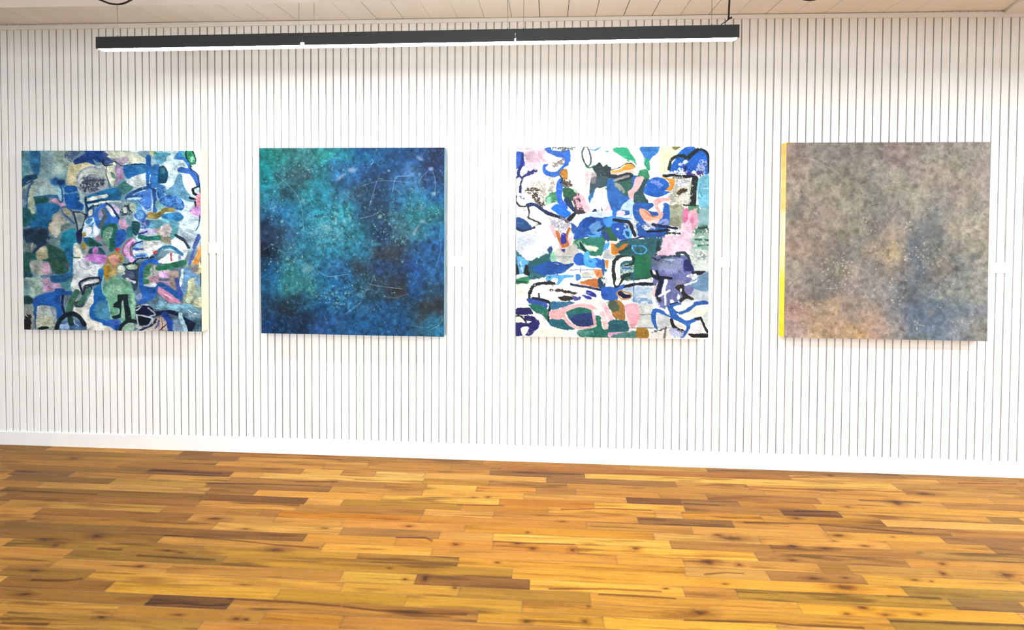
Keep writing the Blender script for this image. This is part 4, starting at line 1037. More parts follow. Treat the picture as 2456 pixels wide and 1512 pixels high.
D p c8ccc8 s12 r14 | 420,960 650,970 600,1050 620,1300 400,1310 430,1150
D p 1f5a68 s8 r8 | 0,1200 240,1200 260,1350 0,1360
D p d8d8d8 s8 r6 | 230,1100 300,1300 400,1400 340,1380 260,1260
D k e5a8cc w40 s4 | 0,1390 260,1375
D p 4a8078 s10 r14 | 50,1400 400,1340 400,1445 50,1445
D p a87a2a s4 | 385,1310 540,1320 550,1440 390,1445
D k 4a5a58 w7 | 420,1107 860,1108
D k 3a4a48 w8 | 0,1305 880,1300
D p c8d2dc s14 r10 | 690,640 1400,440 1415,900 1200,900 700,1000
D p 6870a8 s14 r18 | 620,240 1130,260 1170,420 1200,540 1000,900 720,1000 620,600
D p 4a5a60 s6 r50 a.8 | 580,260 900,260 920,400 640,430 580,360
D p a8d8e0 s8 r14 a.7 | 780,300 900,300 900,340 790,330
D p b0b8d8 s8 r40 a.5 | 700,360 1040,300 1040,480 760,500
D p 1c2040 s5 r12 | 600,280 690,330 760,250 900,250 700,300
D k 2a3a40 w30 r16 | 660,240 800,270 1000,260
D k 1f3038 w44 r12 | 700,60 680,160 760,180
D p eac5d8 s10 r16 | 760,0 1170,0 1170,140 1060,200 900,250 680,250 760,120
D p 8fb5a8 s14 r30 | 1170,0 1418,0 1418,180 1170,180
D k 1f5a48 w14 r16 | 1230,120 1410,100
D k 2a6050 w18 r14 | 1220,20 1410,30
D p b8c8c4 s12 r20 | 1140,180 1418,200 1418,460 1200,460
D p dfe8e0 s14 r10 a.8 | 1240,330 1418,380 1400,460 1250,460
D p 7a8084 s6 r40 a.8 | 1260,230 1380,230 1330,300 1260,290
D k 22383c w42 r6 | 960,220 1060,215 1120,270 1140,350
D p 2a2c68 s5 r4 | 1060,330 1110,310 1180,400 1200,470 1080,480 1050,410
D p 1f2430 s3 | 1160,485 1360,475 1310,530 1220,530
D p 6a8fb0 s14 r10 | 1250,560 1415,500 1415,760 1200,740 1100,700
D k fafaf8 w26 r4 | 1060,690 1160,650 1240,620
D p f5f5f8 s4 r24 | 1110,540 1230,530 1240,600 1180,600
D p 6f6f9f s8 | 1060,690 1200,720 1150,820 1060,780
D k 16171c w52 r4 | 600,480 640,560 720,600
D k 16171c w40 r4 | 670,480 700,560 740,570 880,580
D p f5f5f0 s3 | 610,460 650,490 660,530 630,520
D k 12203c w70 s3 | 745,590 710,720 680,820
D p f2c8c8 s4 | 690,640 650,760 640,860 605,770
D p 2a3034 s4 | 665,830 720,850 740,910 700,930 670,890
D k f7f7fa w50 s3 | 800,620 780,700 765,780
D k f7f7fa w30 s3 | 710,840 850,760
D k f7f7fa w28 s3 | 790,800 795,960
D p f7f7f7 s4 | 860,900 900,890 920,930 870,945
D p 8a8a90 s4 r50 a.7 | 920,620 1040,620 1000,760 920,720
D p 2a2826 s4 r3 | 980,680 1060,680 1070,780 1200,880 1180,900 1090,880 1010,940 990,900 1040,850 1000,780 930,720
D p f5f5f5 s3 | 1000,740 1025,730 1030,770 1010,790
D p f8f8f8 s3 | 975,810 1010,840 990,890 960,880
D k 15171a w16 | 830,980 900,945 970,935
D p 2a5fb0 s4 r3 | 830,980 980,935 1020,960 900,1000 990,1070 1180,970 1200,930 1330,905 1405,920 1400,960 1240,980 1120,1070 1040,1110 960,1090 980,1120 1090,1190 1290,1130 1300,1180 1160,1240 1140,1310 1060,1440 1000,1440 1080,1330 1090,1270 1000,1220 880,1160 740,1100 670,1080 660,1200 690,1330 650,1310 600,1220 590,1120 610,1030 690,1020 780,1070 860,1130 830,1030
D p fbf8e4 s6 | 980,1120 1150,1060 1260,980 1410,970 1410,1060 1310,1140 1180,1150 1090,1190
D p f0f0f0 s8 r14 | 1160,1250 1290,1200 1400,1340 1390,1380 1180,1370
D k 1d1f20 w34 r3 | 1230,1170 1300,1160 1320,1220 1390,1360
D p 1d1f20 s4 r4 | 1110,1390 1250,1380 1400,1385 1400,1440 1180,1440
D p f2ece4 s6 r10 | 890,1200 980,1220 1070,1290 1040,1320 930,1290 880,1240
D k 1a1a1c w54 s4 | 880,1190 900,1260 960,1320 1040,1350
D p d8dce0 s8 r14 | 690,1110 840,1160 860,1290 700,1300
D p eeeae0 s8 r8 | 620,1380 780,1340 860,1340 1000,1440 600,1445
D k 4a4644 w26 r14 a.9 | 590,1370 700,1340 800,1300
D k 6a6460 w30 r10 | 800,1300 785,1440
D p a8b0d8 s10 r20 | 860,1310 1060,1350 1000,1440 880,1400
D p f7f6f0 s6 | 1070,1430 1130,1410 1160,1445 1060,1450
D p dfe6e0 s10 r6 | 1330,1120 1405,1060 1402,1300 1340,1200"""
P_TURQ = """
1a7f80 2a7f80 3a7f85 2b8f95 1f7d92 145f95 165a90 17477a 1d4a80 1b3560
1a8a95 2f6a75 3a6270 2a8090 2f70a5 23568c 1f4069 2d6095 3f72a5 22406f
2f85a0 2a5f72 2f8592 2a86a0 33708f 2f4f6a 254a70 2c6c9a 2f80a0 23639a
2f73a5 2b7fb0 2f86a5 2a8a9f 2f8f9f 25587a 27435f 3a7085 2f8592 2a7080
2a3f5f 35638a 2f86a8 3f93ab 3a8fa5 2a7f93 22406a 3f6f80 3a7f93 2a74a8
1d3350 3a7a95 3382a0 2f86a5 2f82a0 3080a5 364a5a 38485c 2a5a85 245c98
205f90 2f8590 3f90a5 2f76a0 3070a8 2c4a60 30507f 28487a 22589a 2865a0
24709f 3a8f98 3a8a95 2573a0 2368a0 2c5f7a 2f4d68 38414c 1f558f 2a5070
24507a 25445a 256083 1d5f95 2470a5 2f73a5 1f5f95 1f5c90 2a4860 3a4048
1b4880 1d4472 1c3d66 2f62a5 1f5f98 1f619a 1f5f98 22609a 2f5f80 2f83ad
"""
P_GREY = """
a8938a 9d958a 96918a 948f84 968d83 a28d86 a09488 a0988a a89e92 aa9f94
b09a88 a39a8c 95907f 918c7c a29c8e a39a8c a8998d a89a8a 9f9684 ab9d92
aa9c8c a39884 9d937f 928d7c 8f8c80 a59f8b a59c8c a3978a aa9a8c ac9f90
8e867a 9d8f82 a39582 a39c88 8b8a82 96918a a09788 8a8a84 a69c8e a09888
a28e7e 9f8f80 988c7c 8f8878 8a8178 a69684 80807c 7c8080 a39885 ac9f8c
a88f7e 9a8a7c 8e867c 8b8880 968878 b09a78 707880 7f7f78 8e8880 a09a84
a39a88 8e837c 908575 a09488 8c8480 908578 6f7880 857f74 808480 9f9c90
9f8e84 8c847c 86807a 9a8c88 98908a 808484 70767c 7a7f80 8c9088 9a9a90
b58f80 a89078 c0a080 9a8a80 b09a88 88878a 606f82 667888 6d7a86 7f858c
b89c90 c8a880 c3a080 c8a27a c09a80 98908c 6c7a88 6c8096 8a9098 8f8f84
"""
T1 = {'A': (40,350), 'B': (250,350), 'C': (40,560), 'D': (250,560)}
T3 = {'A': (1230,345), 'B': (1465,345), 'C': (1230,570), 'D': (1465,570)}
NG = 540
def art_blocks(X, Y):
    C = np.ones(X.shape+(3,))*hexc('6f93a6'); C = paint(P_BLOCKS, T1, X, Y, C, dry=.34, edge=2.2); return wash(C, X, Y, 5, 700, .16, '1c2f45')
def art_strokes(X, Y):
    C = np.ones(X.shape+(3,))*hexc('f5f4ec'); C = paint(P_STROKES, T3, X, Y, C, dry=.16, edge=1.5); return wash(C, X, Y, 6, 500, .12, '2a3a48')
def art_turquoise(X, Y):
    r = np.random.RandomState(5); n = X.shape[0]
    U, V = np.meshgrid(np.linspace(0, 1, n), np.linspace(0, 1, n)); C = field(P_TURQ, U, V, .05)
    PX, PY = 622+444*U, 355+454*V
    m1 = fbm(81, PX*.10, PY*.10, 4)-.5; m2 = fbm(83, PX*.33, PY*.33, 3)-.5
    C = C*(1+.9*m1+.4*m2)[..., None]
    x, y = PX[0], PY[:, 0]
    s = 3.217; Z = lambda a, c: (610+a/s, 345+c/s)
    # larger patches
    for cx, cy, rx, ry, h, al in ((1080,870,130,90,'3a3f45',.7),(800,960,60,110,'3a444c',.7),(960,1060,160,60,'38424c',.5),(1130,1150,70,50,'3c3a3c',.7),
        (1320,1290,110,60,'3a3c40',.8),(1280,1360,70,40,'3f3a38',.7),(1430,1230,60,60,'2c3440',.7),(60,850,50,110,'0c1a30',.8),(75,620,40,90,'14264a',.7),
        (200,1290,200,90,'26323f',.6),(400,1360,200,70,'1c2f48',.6),(200,700,110,60,'2c3a52',.6),(330,240,180,80,'3a5560',.5),(880,560,70,180,'22364f',.5),
        (1000,300,120,140,'1f4266',.5),(1380,120,110,90,'20284f',.6),(850,60,60,60,'0f2f70',.7),(870,90,60,40,'1a85b5',.7),(740,110,50,40,'2aa0b0',.6),
        (250,380,40,40,'263a48',.6),(1190,190,90,70,'4a7fc0',.35),(1130,330,80,90,'3f74b5',.4),(660,1400,110,60,'4a7ab8',.5),(1340,1420,150,60,'2f80a8',.4),
        (600,1040,140,30,'2a6ab0',.4),(560,680,160,90,'4fa0b5',.35),(1380,500,70,60,'2a9a90',.5),(150,100,110,60,'209a85',.4),(560,90,160,50,'2fa08f',.4),
        (300,1060,190,90,'3f9a98',.35),(150,500,90,60,'2f86c8',.4)):
        a = Z(cx, cy); dab(C, PX, PY, a[0], a[1], rx/s, ry/s, hexc(h), al, r.uniform(0, 3), .9)
    for cx, cy, rx, ry, ang, h in ((760,205,50,26,0,'9fc0e0'),(670,260,60,14,-.7,'8fa8c0'),(1365,195,26,22,0,'a5b8e8'),(1280,115,40,20,.5,'8fb0d8'),
        (1250,665,50,14,-1,'a0a8b5'),(1300,600,26,16,0,'a5b5c0'),(975,565,22,26,.4,'9fd0d0'),(410,975,60,40,.4,'7fb5d0'),(1385,385,26,20,0,'9fc5cf'),
        (820,1180,40,26,.4,'5fa5cc'),(730,1260,16,46,0,'5f9fcc'),(570,660,46,34,0,'7fc0cc'),(635,600,14,30,0,'9fd0dc'),(210,607,16,18,0,'a5d5dc'),
        (500,815,30,24,0,'6fb5bf'),(940,780,60,20,0,'4fa0c0'),(1290,500,34,30,0,'5a9ab0'),(380,440,20,24,0,'7fb8c0'),(630,545,16,18,0,'8fd0d0'),(640,1245,20,12,0,'8fc5bf')):
        a = Z(cx, cy); dab(C, PX, PY, a[0], a[1], rx/s, ry/s, hexc(h), .8, ang, .6)
    mottle(C, PX, PY, 8, 1500, 2.0, 6.0, .72, 1.0, .5)
    mottle(C, PX, PY, 9, 3400, 1.0, 4.4, 1.05, 1.4, .65, ['5fa5b5', '4f8fc0', '6fb0c0'])
    mottle(C, PX, PY, 10, 1500, .7, 2.4, .6, .85, .5)
    # dripped spots, densest through the middle left
    cl = [(560,640,240,170,330),(300,960,200,190,240),(600,1170,170,110,170),(400,170,260,110,80),(1060,620,150,130,70),(1100,740,90,30,26),(130,500,70,60,40),(170,300,60,60,24),(1290,480,170,120,60),(900,1090,160,90,36),(750,750,700,700,170)]
    for cx, cy, sx, sy, k in cl:
        for _ in range(k):
            a = Z(cx+r.randn()*sx*.55, cy+r.randn()*sy*.55); q = r.uniform(.8, 2.9)*(1 if r.rand() < .88 else 1.6)
            dab(C, PX, PY, a[0], a[1], q, q*r.uniform(.8, 1.2), hexc(['7fc5d0','8fd0d5','6ab0c5','9fd8e0','5fa5b5'][r.randint(5)]), r.uniform(.35, .85), 0, .5)
    for _ in range(420):
        a = (r.uniform(622, 1066), r.uniform(355, 809)); an = r.uniform(0, 6.3); L = r.uniform(3, 13); bnd = r.uniform(-4, 4)
        P = [(a[0], a[1]), (a[0]+math.cos(an)*L*.5-math.sin(an)*bnd, a[1]+math.sin(an)*L*.5+math.cos(an)*bnd), (a[0]+math.cos(an)*L, a[1]+math.sin(an)*L)]
        scratch(C, PX, PY, P, r.uniform(.5, 1.1), hexc(['6fb0d0','8fb8d8','4f9ac0','a0d0e0'][r.randint(4)]), r.uniform(.25, .7))
    for w_, al, h, P in ((1,.7,'9fd0e0',[(130,215),(230,290),(330,400),(370,520),(380,680)]),(1,.8,'b0c8e8',[(820,580),(920,555),(990,510)]),(1,.8,'a5c5e8',[(895,480),(930,360),(960,280),(1000,275)]),
        (1,.7,'9fc0e0',[(830,330),(960,290),(1100,290),(1220,305)]),(1.2,.8,'a5c8ee',[(1070,370),(1100,260),(1180,250),(1240,225)]),(1.2,.7,'a5c8ee',[(1080,340),(1140,390)]),(1,.8,'a5c8ee',[(1340,215),(1285,270),(1270,310)]),
        (1.2,.8,'8fd8ee',[(500,1000),(560,1035),(640,1030),(730,1015)]),(1.1,.85,'b5c8c8',[(880,1090),(1000,1110),(1150,1125)]),(1,.8,'9fc0b8',[(935,1015),(900,1090),(850,1170)]),(1,.7,'9fc8d8',[(1000,1185),(1090,1195),(1180,1165)]),
        (1,.6,'8fc8d8',[(1210,1405),(1330,1425),(1440,1380)]),(1.2,.7,'a5d0e8',[(1395,400),(1400,300),(1380,220)]),(1,.7,'8fb8e0',[(1430,700),(1440,820),(1400,960),(1360,1000)]),(1,.5,'8fb8c8',[(60,830),(120,800),(180,770)]),
        (1.2,.8,'b0d5e8',[(700,1330),(780,1270),(830,1230)]),(1,.6,'8fc0e0',[(930,1230),(1000,1310)]),(1.4,.8,'b8d0f0',[(905,165),(925,140),(915,120)]),(1.3,.8,'b5dcec',[(1210,345),(1225,350),(1230,365)]),(1,.6,'a0c8e0',[(770,440),(720,400),(690,370)]),
        (1,.6,'a5c5e0',[(1070,700),(1100,640),(1120,610)]),(1,.6,'7fc5d5',[(410,700),(460,680),(520,675)]),(1,.5,'8fb5e0',[(940,20),(980,100),(1010,140)]),(1.2,.7,'a5d8f0',[(1360,1440),(1430,1400),(1460,1350)])):
        scratch(C, PX, PY, [Z(*p) for p in P], w_, hexc(h), al)
    return np.clip(C, 0, 1)
def art_grey(X, Y):
    r = np.random.RandomState(15); n = X.shape[0]
    U, V = np.meshgrid(np.linspace(0, 1, n), np.linspace(0, 1, n)); C = field(P_GREY, U, V, .05, 50)
    PX, PY = 1883+488*U, 342+474*V; s = 3.024; Z = lambda a, c: (1855+a/s, 330+c/s)
    m1 = fbm(181, PX*.09, PY*.09, 4)-.5; m2 = fbm(183, PX*.3, PY*.3, 3)-.5
    C = C*(1+.5*m1+.24*m2)[..., None]
    for cx, cy, rx, ry, h, al in ((1060,780,50,260,'6a6e72',.6),(1180,650,60,120,'707470',.5),(950,1250,60,180,'5f6a78',.5),(1200,1320,200,80,'6a7c90',.5),(1060,1060,140,100,'666d70',.4),
        (1460,860,60,40,'60686f',.7),(500,830,60,90,'66655f',.6),(350,1150,110,60,'5f5e5a',.6),(430,1030,110,80,'6e6a64',.5),(740,560,60,80,'66656a',.5),(720,270,40,60,'737a82',.5),
        (150,520,60,90,'706a60',.5),(640,740,60,40,'74797c',.5),(1200,790,70,60,'65655f',.6),(1170,1240,200,40,'5f6c80',.4),(1100,1440,300,24,'6d7870',.6),(1420,1450,120,20,'59656f',.6),
        (890,840,44,20,'cdb57a',.6),(900,860,40,20,'d8c080',.6),(1220,1160,50,24,'c0b48a',.6),(1290,1110,50,16,'bcbc98',.6),(1360,1320,90,30,'a0a090',.5),(1150,1270,40,40,'a89c92',.5),
        (870,710,90,50,'c0a590',.6),(640,370,40,40,'b5b090',.5),(110,470,30,80,'b59a60',.5),(640,1440,80,24,'e0b060',.6),(1110,1470,160,12,'a8a060',.4),(500,1200,200,50,'c0a084',.4),(330,1320,200,40,'c8a080',.5),(730,1310,110,90,'c8a088',.4),
        (110,1370,50,60,'b8a0a0',.6),(600,1330,60,40,'7f7880',.6),(760,1400,50,24,'7a7480',.6),(1390,120,200,60,'8e8b78',.35),(800,130,260,40,'817d70',.35),(1160,330,60,20,'b89088',.5),(420,560,80,60,'8f8070',.4),(540,480,60,60,'aeb0a0',.4),
        (110,800,30,60,'c8a898',.5),(1540,760,24,300,'b8ae88',.5),(1500,250,60,150,'b8a89c',.35),(1520,1240,40,80,'a8a8a8',.4),(1300,680,80,60,'b0a080',.4),(900,440,100,80,'7e7c76',.4)):
        a = Z(cx, cy); dab(C, PX, PY, a[0], a[1], rx/s, ry/s, hexc(h), al, r.uniform(-.4, .4), .95)
    mottle(C, PX, PY, 18, 1500, 2.5, 9.0, .72, .96, .5)
    mottle(C, PX, PY, 19, 2000, 1.2, 5.0, 1.02, 1.2, .5, ['c8beb0', 'bfb0a0', 'b0aca4'])
    mottle(C, PX, PY, 20, 1400, .8, 3.0, .74, .92, .45)
    cl = [(480,960,110,110,80),(300,1260,120,70,60),(900,850,120,70,40),(1080,860,60,120,26),(960,640,60,40,20),(720,680,60,100,24),(1260,1120,100,70,26),(900,1180,80,120,30),(1220,860,60,70,20),(1100,1360,90,50,20),(800,900,160,100,30),(1400,1330,120,60,16),(560,1100,120,60,30)]
    for cx, cy, sx, sy, k in cl:
        for _ in range(k):
            a = Z(cx+r.randn()*sx*.6, cy+r.randn()*sy*.6); q = r.uniform(.5, 2.2)
            dab(C, PX, PY, a[0], a[1], q*1.6, q*1.6, hexc(['c8beb0','d5c8b8','d0b0a0','bcb8b0','c8bfa0'][r.randint(5)]), r.uniform(.35, .85), 0, .5)
    for _ in range(1300):
        a = (r.uniform(1883, 2371), r.uniform(342, 816)); an = r.uniform(0, 6.3); L = r.uniform(4, 26)*r.uniform(.4, 1); bnd = r.uniform(-3, 3)
        P = [(a[0], a[1]), (a[0]+math.cos(an)*L*.5-math.sin(an)*bnd, a[1]+math.sin(an)*L*.5+math.cos(an)*bnd), (a[0]+math.cos(an)*L, a[1]+math.sin(an)*L)]
        scratch(C, PX, PY, P, r.uniform(.5, 1.1), hexc(['6c665e','7a7268','cfc6b8','8a7a70','d8cfc0','5f5c5a'][r.randint(6)]), r.uniform(.2, .55))
    for w_, al, h, P in ((1.3,.6,'cdc4b4',[(190,145),(300,165),(400,220),(490,275)]),(1,.6,'6a665e',[(200,135),(310,160),(420,230)]),(1,.6,'5f5b58',[(840,355),(940,370),(1000,420),(995,480)]),(1,.6,'6a6460',[(840,220),(840,280),(900,320)]),
        (1.4,.9,'26262a',[(715,497),(740,492),(755,484)]),(1,.5,'6a6460',[(1080,400),(1200,420),(1380,470),(1500,560)]),(1,.5,'6f6964',[(1040,110),(1200,150),(1340,200),(1450,290)]),(1,.5,'7a6f68',[(1380,80),(1430,120),(1450,150)]),
        (1,.5,'6a6864',[(560,900),(760,905),(830,940),(1010,990)]),(1.2,.6,'cdc8bc',[(390,1100),(430,1105),(470,1100)]),(1,.6,'5a5654',[(80,1030),(150,1050),(250,1010)]),(1,.6,'4f4c4c',[(90,1120),(150,1060),(200,1020)]),
        (1,.5,'cfcac0',[(60,940),(150,1010),(160,1080)]),(1,.5,'787068',[(230,330),(190,280),(200,240)]),(1,.5,'6f6a66',[(1130,580),(1180,540),(1240,490)]),(1,.5,'9a9a98',[(1080,1420),(1200,1440),(1400,1430)]),(1,.5,'605c5c',[(700,1180),(710,1240),(715,1290)])):
        scratch(C, PX, PY, [Z(*p) for p in P], w_, hexc(h), al)
    g_ = C.mean(-1, keepdims=True); C = g_+(C-g_)*.85
    a = Z(100, 50); dab(C, PX, PY, 1885, 343, 14, 6, hexc('c8a040'), .9, .2, .6)
    e = np.clip(1-V*n/2.5, 0, 1)[..., None]*.5; C = C*(1-e)+hexc('7a6a5a')*e
    return np.clip(C, 0, 1)

ART_T = .075
def make_painting(Q_px, Q_world, art, edge_mat, label, gain, t=ART_T, edge_cols=None):
    G = quad_grid(Q_px, NG); X, Y = G[..., 0], G[..., 1]
    C = lin(np.clip(art(X, Y), 0, 1))*gain
    G3 = quad_grid([(x, z) for x, z in Q_world], NG)
    cx = sum(q[0] for q in Q_world)/4; zb = min(q[1] for q in Q_world)
    root = bpy.data.objects.new('canvas_painting', None); COL.objects.link(root); root.location = (cx, -t/2, zb)
    tag(root, label, 'painting', 'square paintings hung in a row on the white board wall')
    lum = C.mean(-1); rel = (lum-lum.mean())*.0006
    V = np.stack([G3[..., 0]-cx, -t/2-.0006+0*rel, G3[..., 1]-zb], -1)
    idx = np.arange(NG*NG).reshape(NG, NG)
    q = np.stack([idx[:-1, :-1], idx[1:, :-1], idx[1:, 1:], idx[:-1, 1:]], -1).reshape(-1, 4)
    me = grid_mesh('painted_canvas', V.reshape(-1, 3), q, C.reshape(-1, 3)); fr_ = link('painted_canvas', me, M_PAINT, root)
    if me.polygons[0].normal.y > 0: me.flip_normals()
    # wrapped sides, finely divided so they can carry paint
    n = 60; vs, cs, qs = [], [], []; base = 0
    W4 = [(q_[0]-cx, q_[1]-zb) for q_ in Q_world]
    for k in range(4):
        a, c = np.array(W4[k]), np.array(W4[(k+1) % 4])
        for i_ in range(n+1):
            p = a+(c-a)*i_/n
            for j, yy in enumerate((-t/2-.0006, -t/2+.003, 0, t/2-.006)):
                inset = 0 if j else .0
                vs.append((p[0], yy, p[1])); cs.append(edge_cols(k, i_/n, j/3) if edge_cols else (1, 1, 1))
        for i_ in range(n):
            for j in range(3):
                o_ = base+i_*4+j; qs.append((o_, o_+1, o_+5, o_+4))
        base += (n+1)*4
    me = grid_mesh('canvas_edge', np.array(vs), np.array(qs), np.array(cs))
    link('canvas_edge', me, edge_mat, root)['label'] = EDGE_LABEL[label]
    bm = bmesh.new()
    x0, x1 = max(W4[0][0], W4[3][0])+.004, min(W4[1][0], W4[2][0])-.004; z0, z1 = max(W4[3][1], W4[2][1])+.004, min(W4[0][1], W4[1][1])-.004
    for bx in ((x0, x0+.045, z0, z1), (x1-.045, x1, z0, z1), (x0+.045, x1-.045, z0, z0+.045), (x0+.045, x1-.045, z1-.045, z1), ((x0+x1)/2-.02, (x0+x1)/2+.02, z0+.045, z1-.045)):
        box(bm, bx[0], bx[1], -t/2+.004, t/2-.001, bx[2], bx[3])
    from_bm('stretcher_frame', bm, M_PINE, root)
    return root
EDGE_LABEL = {}
L1 = 'square abstract painting of blue and green patches, leftmost in the row of four'
L2 = 'square turquoise and deep blue speckled painting, between the two patchwork abstracts'
L3 = 'square abstract painting with black, blue and pink shapes on white, third from the left'
L4 = 'square mottled grey and taupe painting with a yellow left edge, rightmost on the wall'
EDGE_LABEL = {L1: 'cream raw canvas side', L2: 'blue-grey painted side', L3: 'off-white canvas side', L4: 'yellow painted side'}
def yellow_edge(k, u, d):
    if k == 3:    # left side, u runs from the bottom up
        st = [(0, 'fbe20c'), (.10, 'fbe93c'), (.30, 'fbea4a'), (.36, 'fbf0a0'), (.55, 'fdf0c8'), (.62, 'fdeccc'), (.66, 'fbd080'), (.8, 'fbd888'), (1, 'f8c868')]
        c = np.array([np.interp(u, [q[0] for q in st], [hexc(q[1])[j] for q in st]) for j in range(3)])
        c = c*(1+.03*math.sin(u*90))
        return tuple(lin(np.clip(c, 0, 1))*.85)
    return tuple(lin(hexc('c9bfa0' if k != 2 else 'c8a040'))*.8)
make_painting([(51.3,361.7),(480.5,361.7),(484.2,795.8),(58.3,790.8)], [(.219,2.003),(1.447,2.003),(1.448,.822),(.220,.812)], art_blocks, M_EDGE_CREAM, L1, .74)
make_painting([(621.8,355.3),(1066,354.3),(1065,808.6),(627,799.8)], [(1.841,2.02),(3.047,2.023),(3.047,.819),(1.849,.819)], art_turquoise, M_EDGE_BLUE, L2, .40)
make_painting([(1238.3,352.5),(1701.7,351.7),(1698.3,814.2),(1237,807)], [(3.502,2.027),(4.692,2.029),(4.700,.837),(3.505,.832)], art_strokes, M_EDGE_WHITE, L3, .60)
make_painting([(1886.4,342.6),(2374.8,340.9),(2367.6,818.8),(1879.8,810.2)], [(5.153,2.052),(6.337,2.055),(6.350,.858),(5.156,.856)], art_grey, M_PAINT, L4, .57, edge_cols=yellow_edge)

# ------------------------------------------------------------------ title cards
def title_card(x0, x1, z0, z1, lines, label):
    root = bpy.data.objects.new('title_card', None); COL.objects.link(root); root.location = ((x0+x1)/2, 0, z0)
    tag(root, label, 'label', 'title cards beside the paintings')
    w = (x1-x0)/2; h = z1-z0
    bm = bmesh.new(); box(bm, -w, w, -.0075, -.0005, 0, h); bmesh.ops.bevel(bm, geom=bm.edges[:], offset=.0008, segments=1, affect='EDGES')
    from_bm('card', bm, M_CARD, root)
    bm = bmesh.new(); rr = random.Random(int(x0*100))
    for k, L in enumerate(lines):
        z = h-.0165-k*.0093; x = -w+.018
        end = x+L; hh = .0022 if k == 0 else .0016
        while x < end-.002:         # each line of small print is a run of tiny strokes, too small to read
            lw = rr.uniform(.0009, .0019)
            box(bm, x, x+lw, -.0079, -.0074, z-hh*rr.uniform(.3, .5), z+hh*rr.uniform(.3, .7)); x += lw+.0006
            if rr.random() < .16: x += .002
    from_bm('small_print', bm, M_INK, root)
    return root
title_card(1.4525, 1.5512, 1.3315, 1.4013, (.026,.031,.029,.016,.010), 'small white title card just right of the leftmost patchwork abstract painting')
title_card(3.0954, 3.1920, 1.2600, 1.3320, (.029,.032,.045,.018,.014), 'small white title card just right of the turquoise speckled painting')
title_card(4.7560, 4.8482, 1.2766, 1.3408, (.029,.034,.034,.018,.014), 'small white title card between the outlined abstract and the grey painting')
title_card(6.4092, 6.5027, 1.2620, 1.3288, (.029,.029,.048,.016,.012), 'small white title card at the far right beyond the grey painting')

# ------------------------------------------------------------------ linear pendant light
AX, BX = 1.3056, 4.6203; AY, BY = -.685, -.750; ZL = 2.4800
root = bpy.data.objects.new('linear_pendant_light', None); COL.objects.link(root); root.location = (AX, AY, ZL)
ang = math.atan2(BY-AY, BX-AX); root.rotation_euler = (0, 0, ang); LEN = math.hypot(BX-AX, BY-AY)
tag(root, 'long black linear light glowing white underneath, hung from thin wires below the ceiling', 'light')
cuts = [0, (2.437-AX)*1.0, (3.536-AX)*1.0, LEN]; HH, HD = .0625, .032
for k in range(3):
    a, c = cuts[k]+(.0006 if k else 0), cuts[k+1]-(.0006 if k < 2 else 0)
    bm = bmesh.new()
    # extruded channel: two cheeks and a top, open below
    prof = [(-HD, 0), (-HD, HH), (HD, HH), (HD, 0), (HD-.003, 0), (HD-.003, HH-.02), (-HD+.003, HH-.02), (-HD+.003, 0)]
    A = [bm.verts.new((a, y, z)) for y, z in prof]; B = [bm.verts.new((c, y, z)) for y, z in prof]
    for i_ in range(8): bm.faces.new((A[i_], A[(i_+1) % 8], B[(i_+1) % 8], B[i_]))
    bm.faces.new(A); bm.faces.new(B)
    if k == 0: box(bm, a-.0025, a, -HD, HD, 0, HH)
    if k == 2: box(bm, c, c+.0025, -HD, HD, 0, HH)
    from_bm('housing', bm, M_BLACK, root)
    bm = bmesh.new(); n = 8; rows = []
    for x in (a+(.006 if k == 0 else 0), c-(.006 if k == 2 else 0)):
        rows.append([bm.verts.new((x, (HD-.0035)*math.cos(math.pi*j/n), .002-.004*math.sin(math.pi*j/n))) for j in range(n+1)])
    for j in range(n): bm.faces.new((rows[0][j], rows[0][j+1], rows[1][j+1], rows[1][j]))
    bm.faces.new(rows[0]); bm.faces.new(rows[1])
    bm.faces.new((rows[0][0], rows[1][0], rows[1][-1], rows[0][-1]))
    from_bm('diffuser', bm, M_DIFF, root, False)['label'] = 'glowing white diffuser'
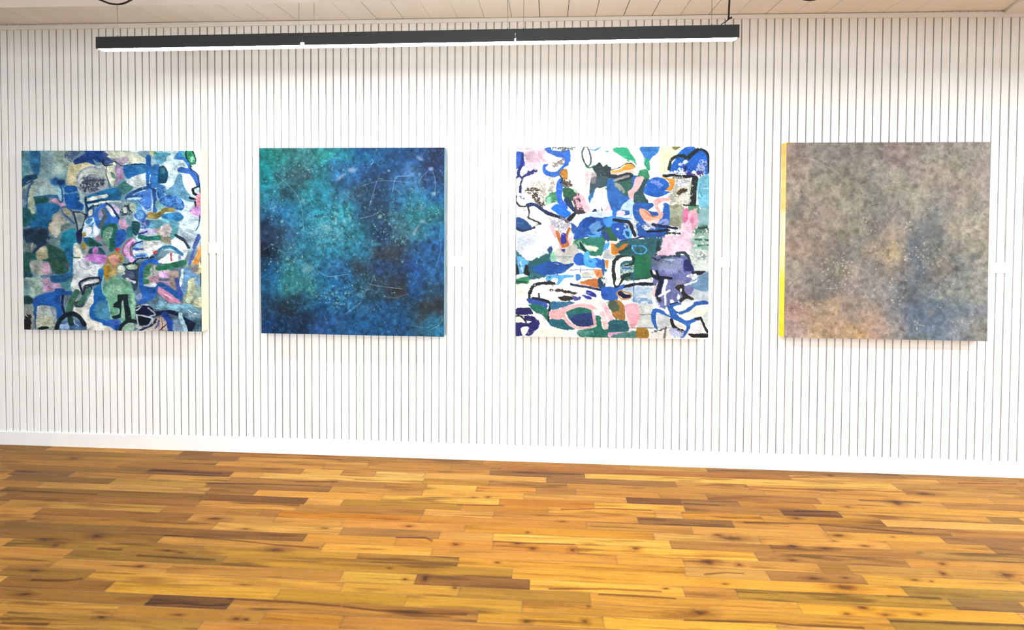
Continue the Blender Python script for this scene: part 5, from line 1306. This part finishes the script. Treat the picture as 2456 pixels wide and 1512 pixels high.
# light leaking at the two joints
for xx, ww, hh in ((cuts[1], .009, .013), (cuts[2], .003, .014)):
    bm = bmesh.new(); box(bm, xx-ww, xx+ww, -HD-.0012, -HD+.001, .0, hh); bmesh.ops.bevel(bm, geom=[e for e in bm.edges], offset=.0005, segments=1, affect='EDGES')
    from_bm('joint_gap', bm, M_DIFF, root)['label'] = 'bright light leaking at a joint'
for wx in (1.400, 2.403, 2.485, 3.494, 3.575, 4.500):
    l = wx-AX; bm = bmesh.new(); tube(bm, [(l, 0, HH+.012), (l+.0005, 0, ZC-ZL-.001)], .0011, 6)
    w_ = from_bm('suspension_wire', bm, M_WIRE, root, True)
    bm = bmesh.new(); tube(bm, [(l, 0, HH), (l, 0, HH+.006), (l, 0, HH+.010), (l, 0, HH+.018)], [.0048, .0048, .003, .0014], 10)
    from_bm('wire_gripper', bm, M_WIRE, w_, True)
l = 4.581-AX
bm = bmesh.new(); tube(bm, [(l+.006, 0, ZC-ZL-.001), (l+.004, 0, .25), (l+.001, 0, .15), (l-.001, 0, .101)], .0046, 10)
tube(bm, [(l-.004, 0, .098), (l+.004, -.002, .1035), (l+.0135, -.002, .106)], [.005, .0048, .0055], 8)
tube(bm, [(l, 0, .100), (l-.012, 0, .088), (l-.027, 0, .080), (l-.035, 0, .074), (l-.037, 0, HH-.001)], [.0036, .0022, .002, .002, .002], 8)
from_bm('power_cord', bm, M_CORD, root, True)['label'] = 'black power cord'

# cables looped under the beam and the ceiling
bm = bmesh.new()
pts = [(1.62, -1.135, 2.75), (1.66, -1.15, 2.64), (1.70, -1.19, 2.572), (1.7515, -1.2, 2.5475), (1.79, -1.2, 2.533), (1.827, -1.2, 2.5285), (1.858, -1.2, 2.534), (1.888, -1.2, 2.548), (1.93, -1.19, 2.575), (1.985, -1.15, 2.64), (2.01, -1.135, 2.75)]
P_ = cr(np.array(pts), False, 5); tube(bm, [tuple(p) for p in P_], .0042, 10)
tag(from_bm('cable', bm, M_CORD, smooth=True), 'black cable drooping in a loop over the beam at the top left', 'cable')
bm = bmesh.new()
pts = [(4.60, -1.135, 2.72), (4.64, -1.15, 2.60), (4.68, -1.18, 2.535), (4.728, -1.2, 2.506), (4.757, -1.2, 2.5015), (4.786, -1.2, 2.506), (4.83, -1.18, 2.535), (4.87, -1.15, 2.60), (4.90, -1.135, 2.72)]
P_ = cr(np.array(pts), False, 5); tube(bm, [tuple(p) for p in P_], .0042, 10)
tag(from_bm('cable', bm, M_CORD, smooth=True), 'sliver of dark brown cable dipping into view at the top edge, right of the light', 'cable')
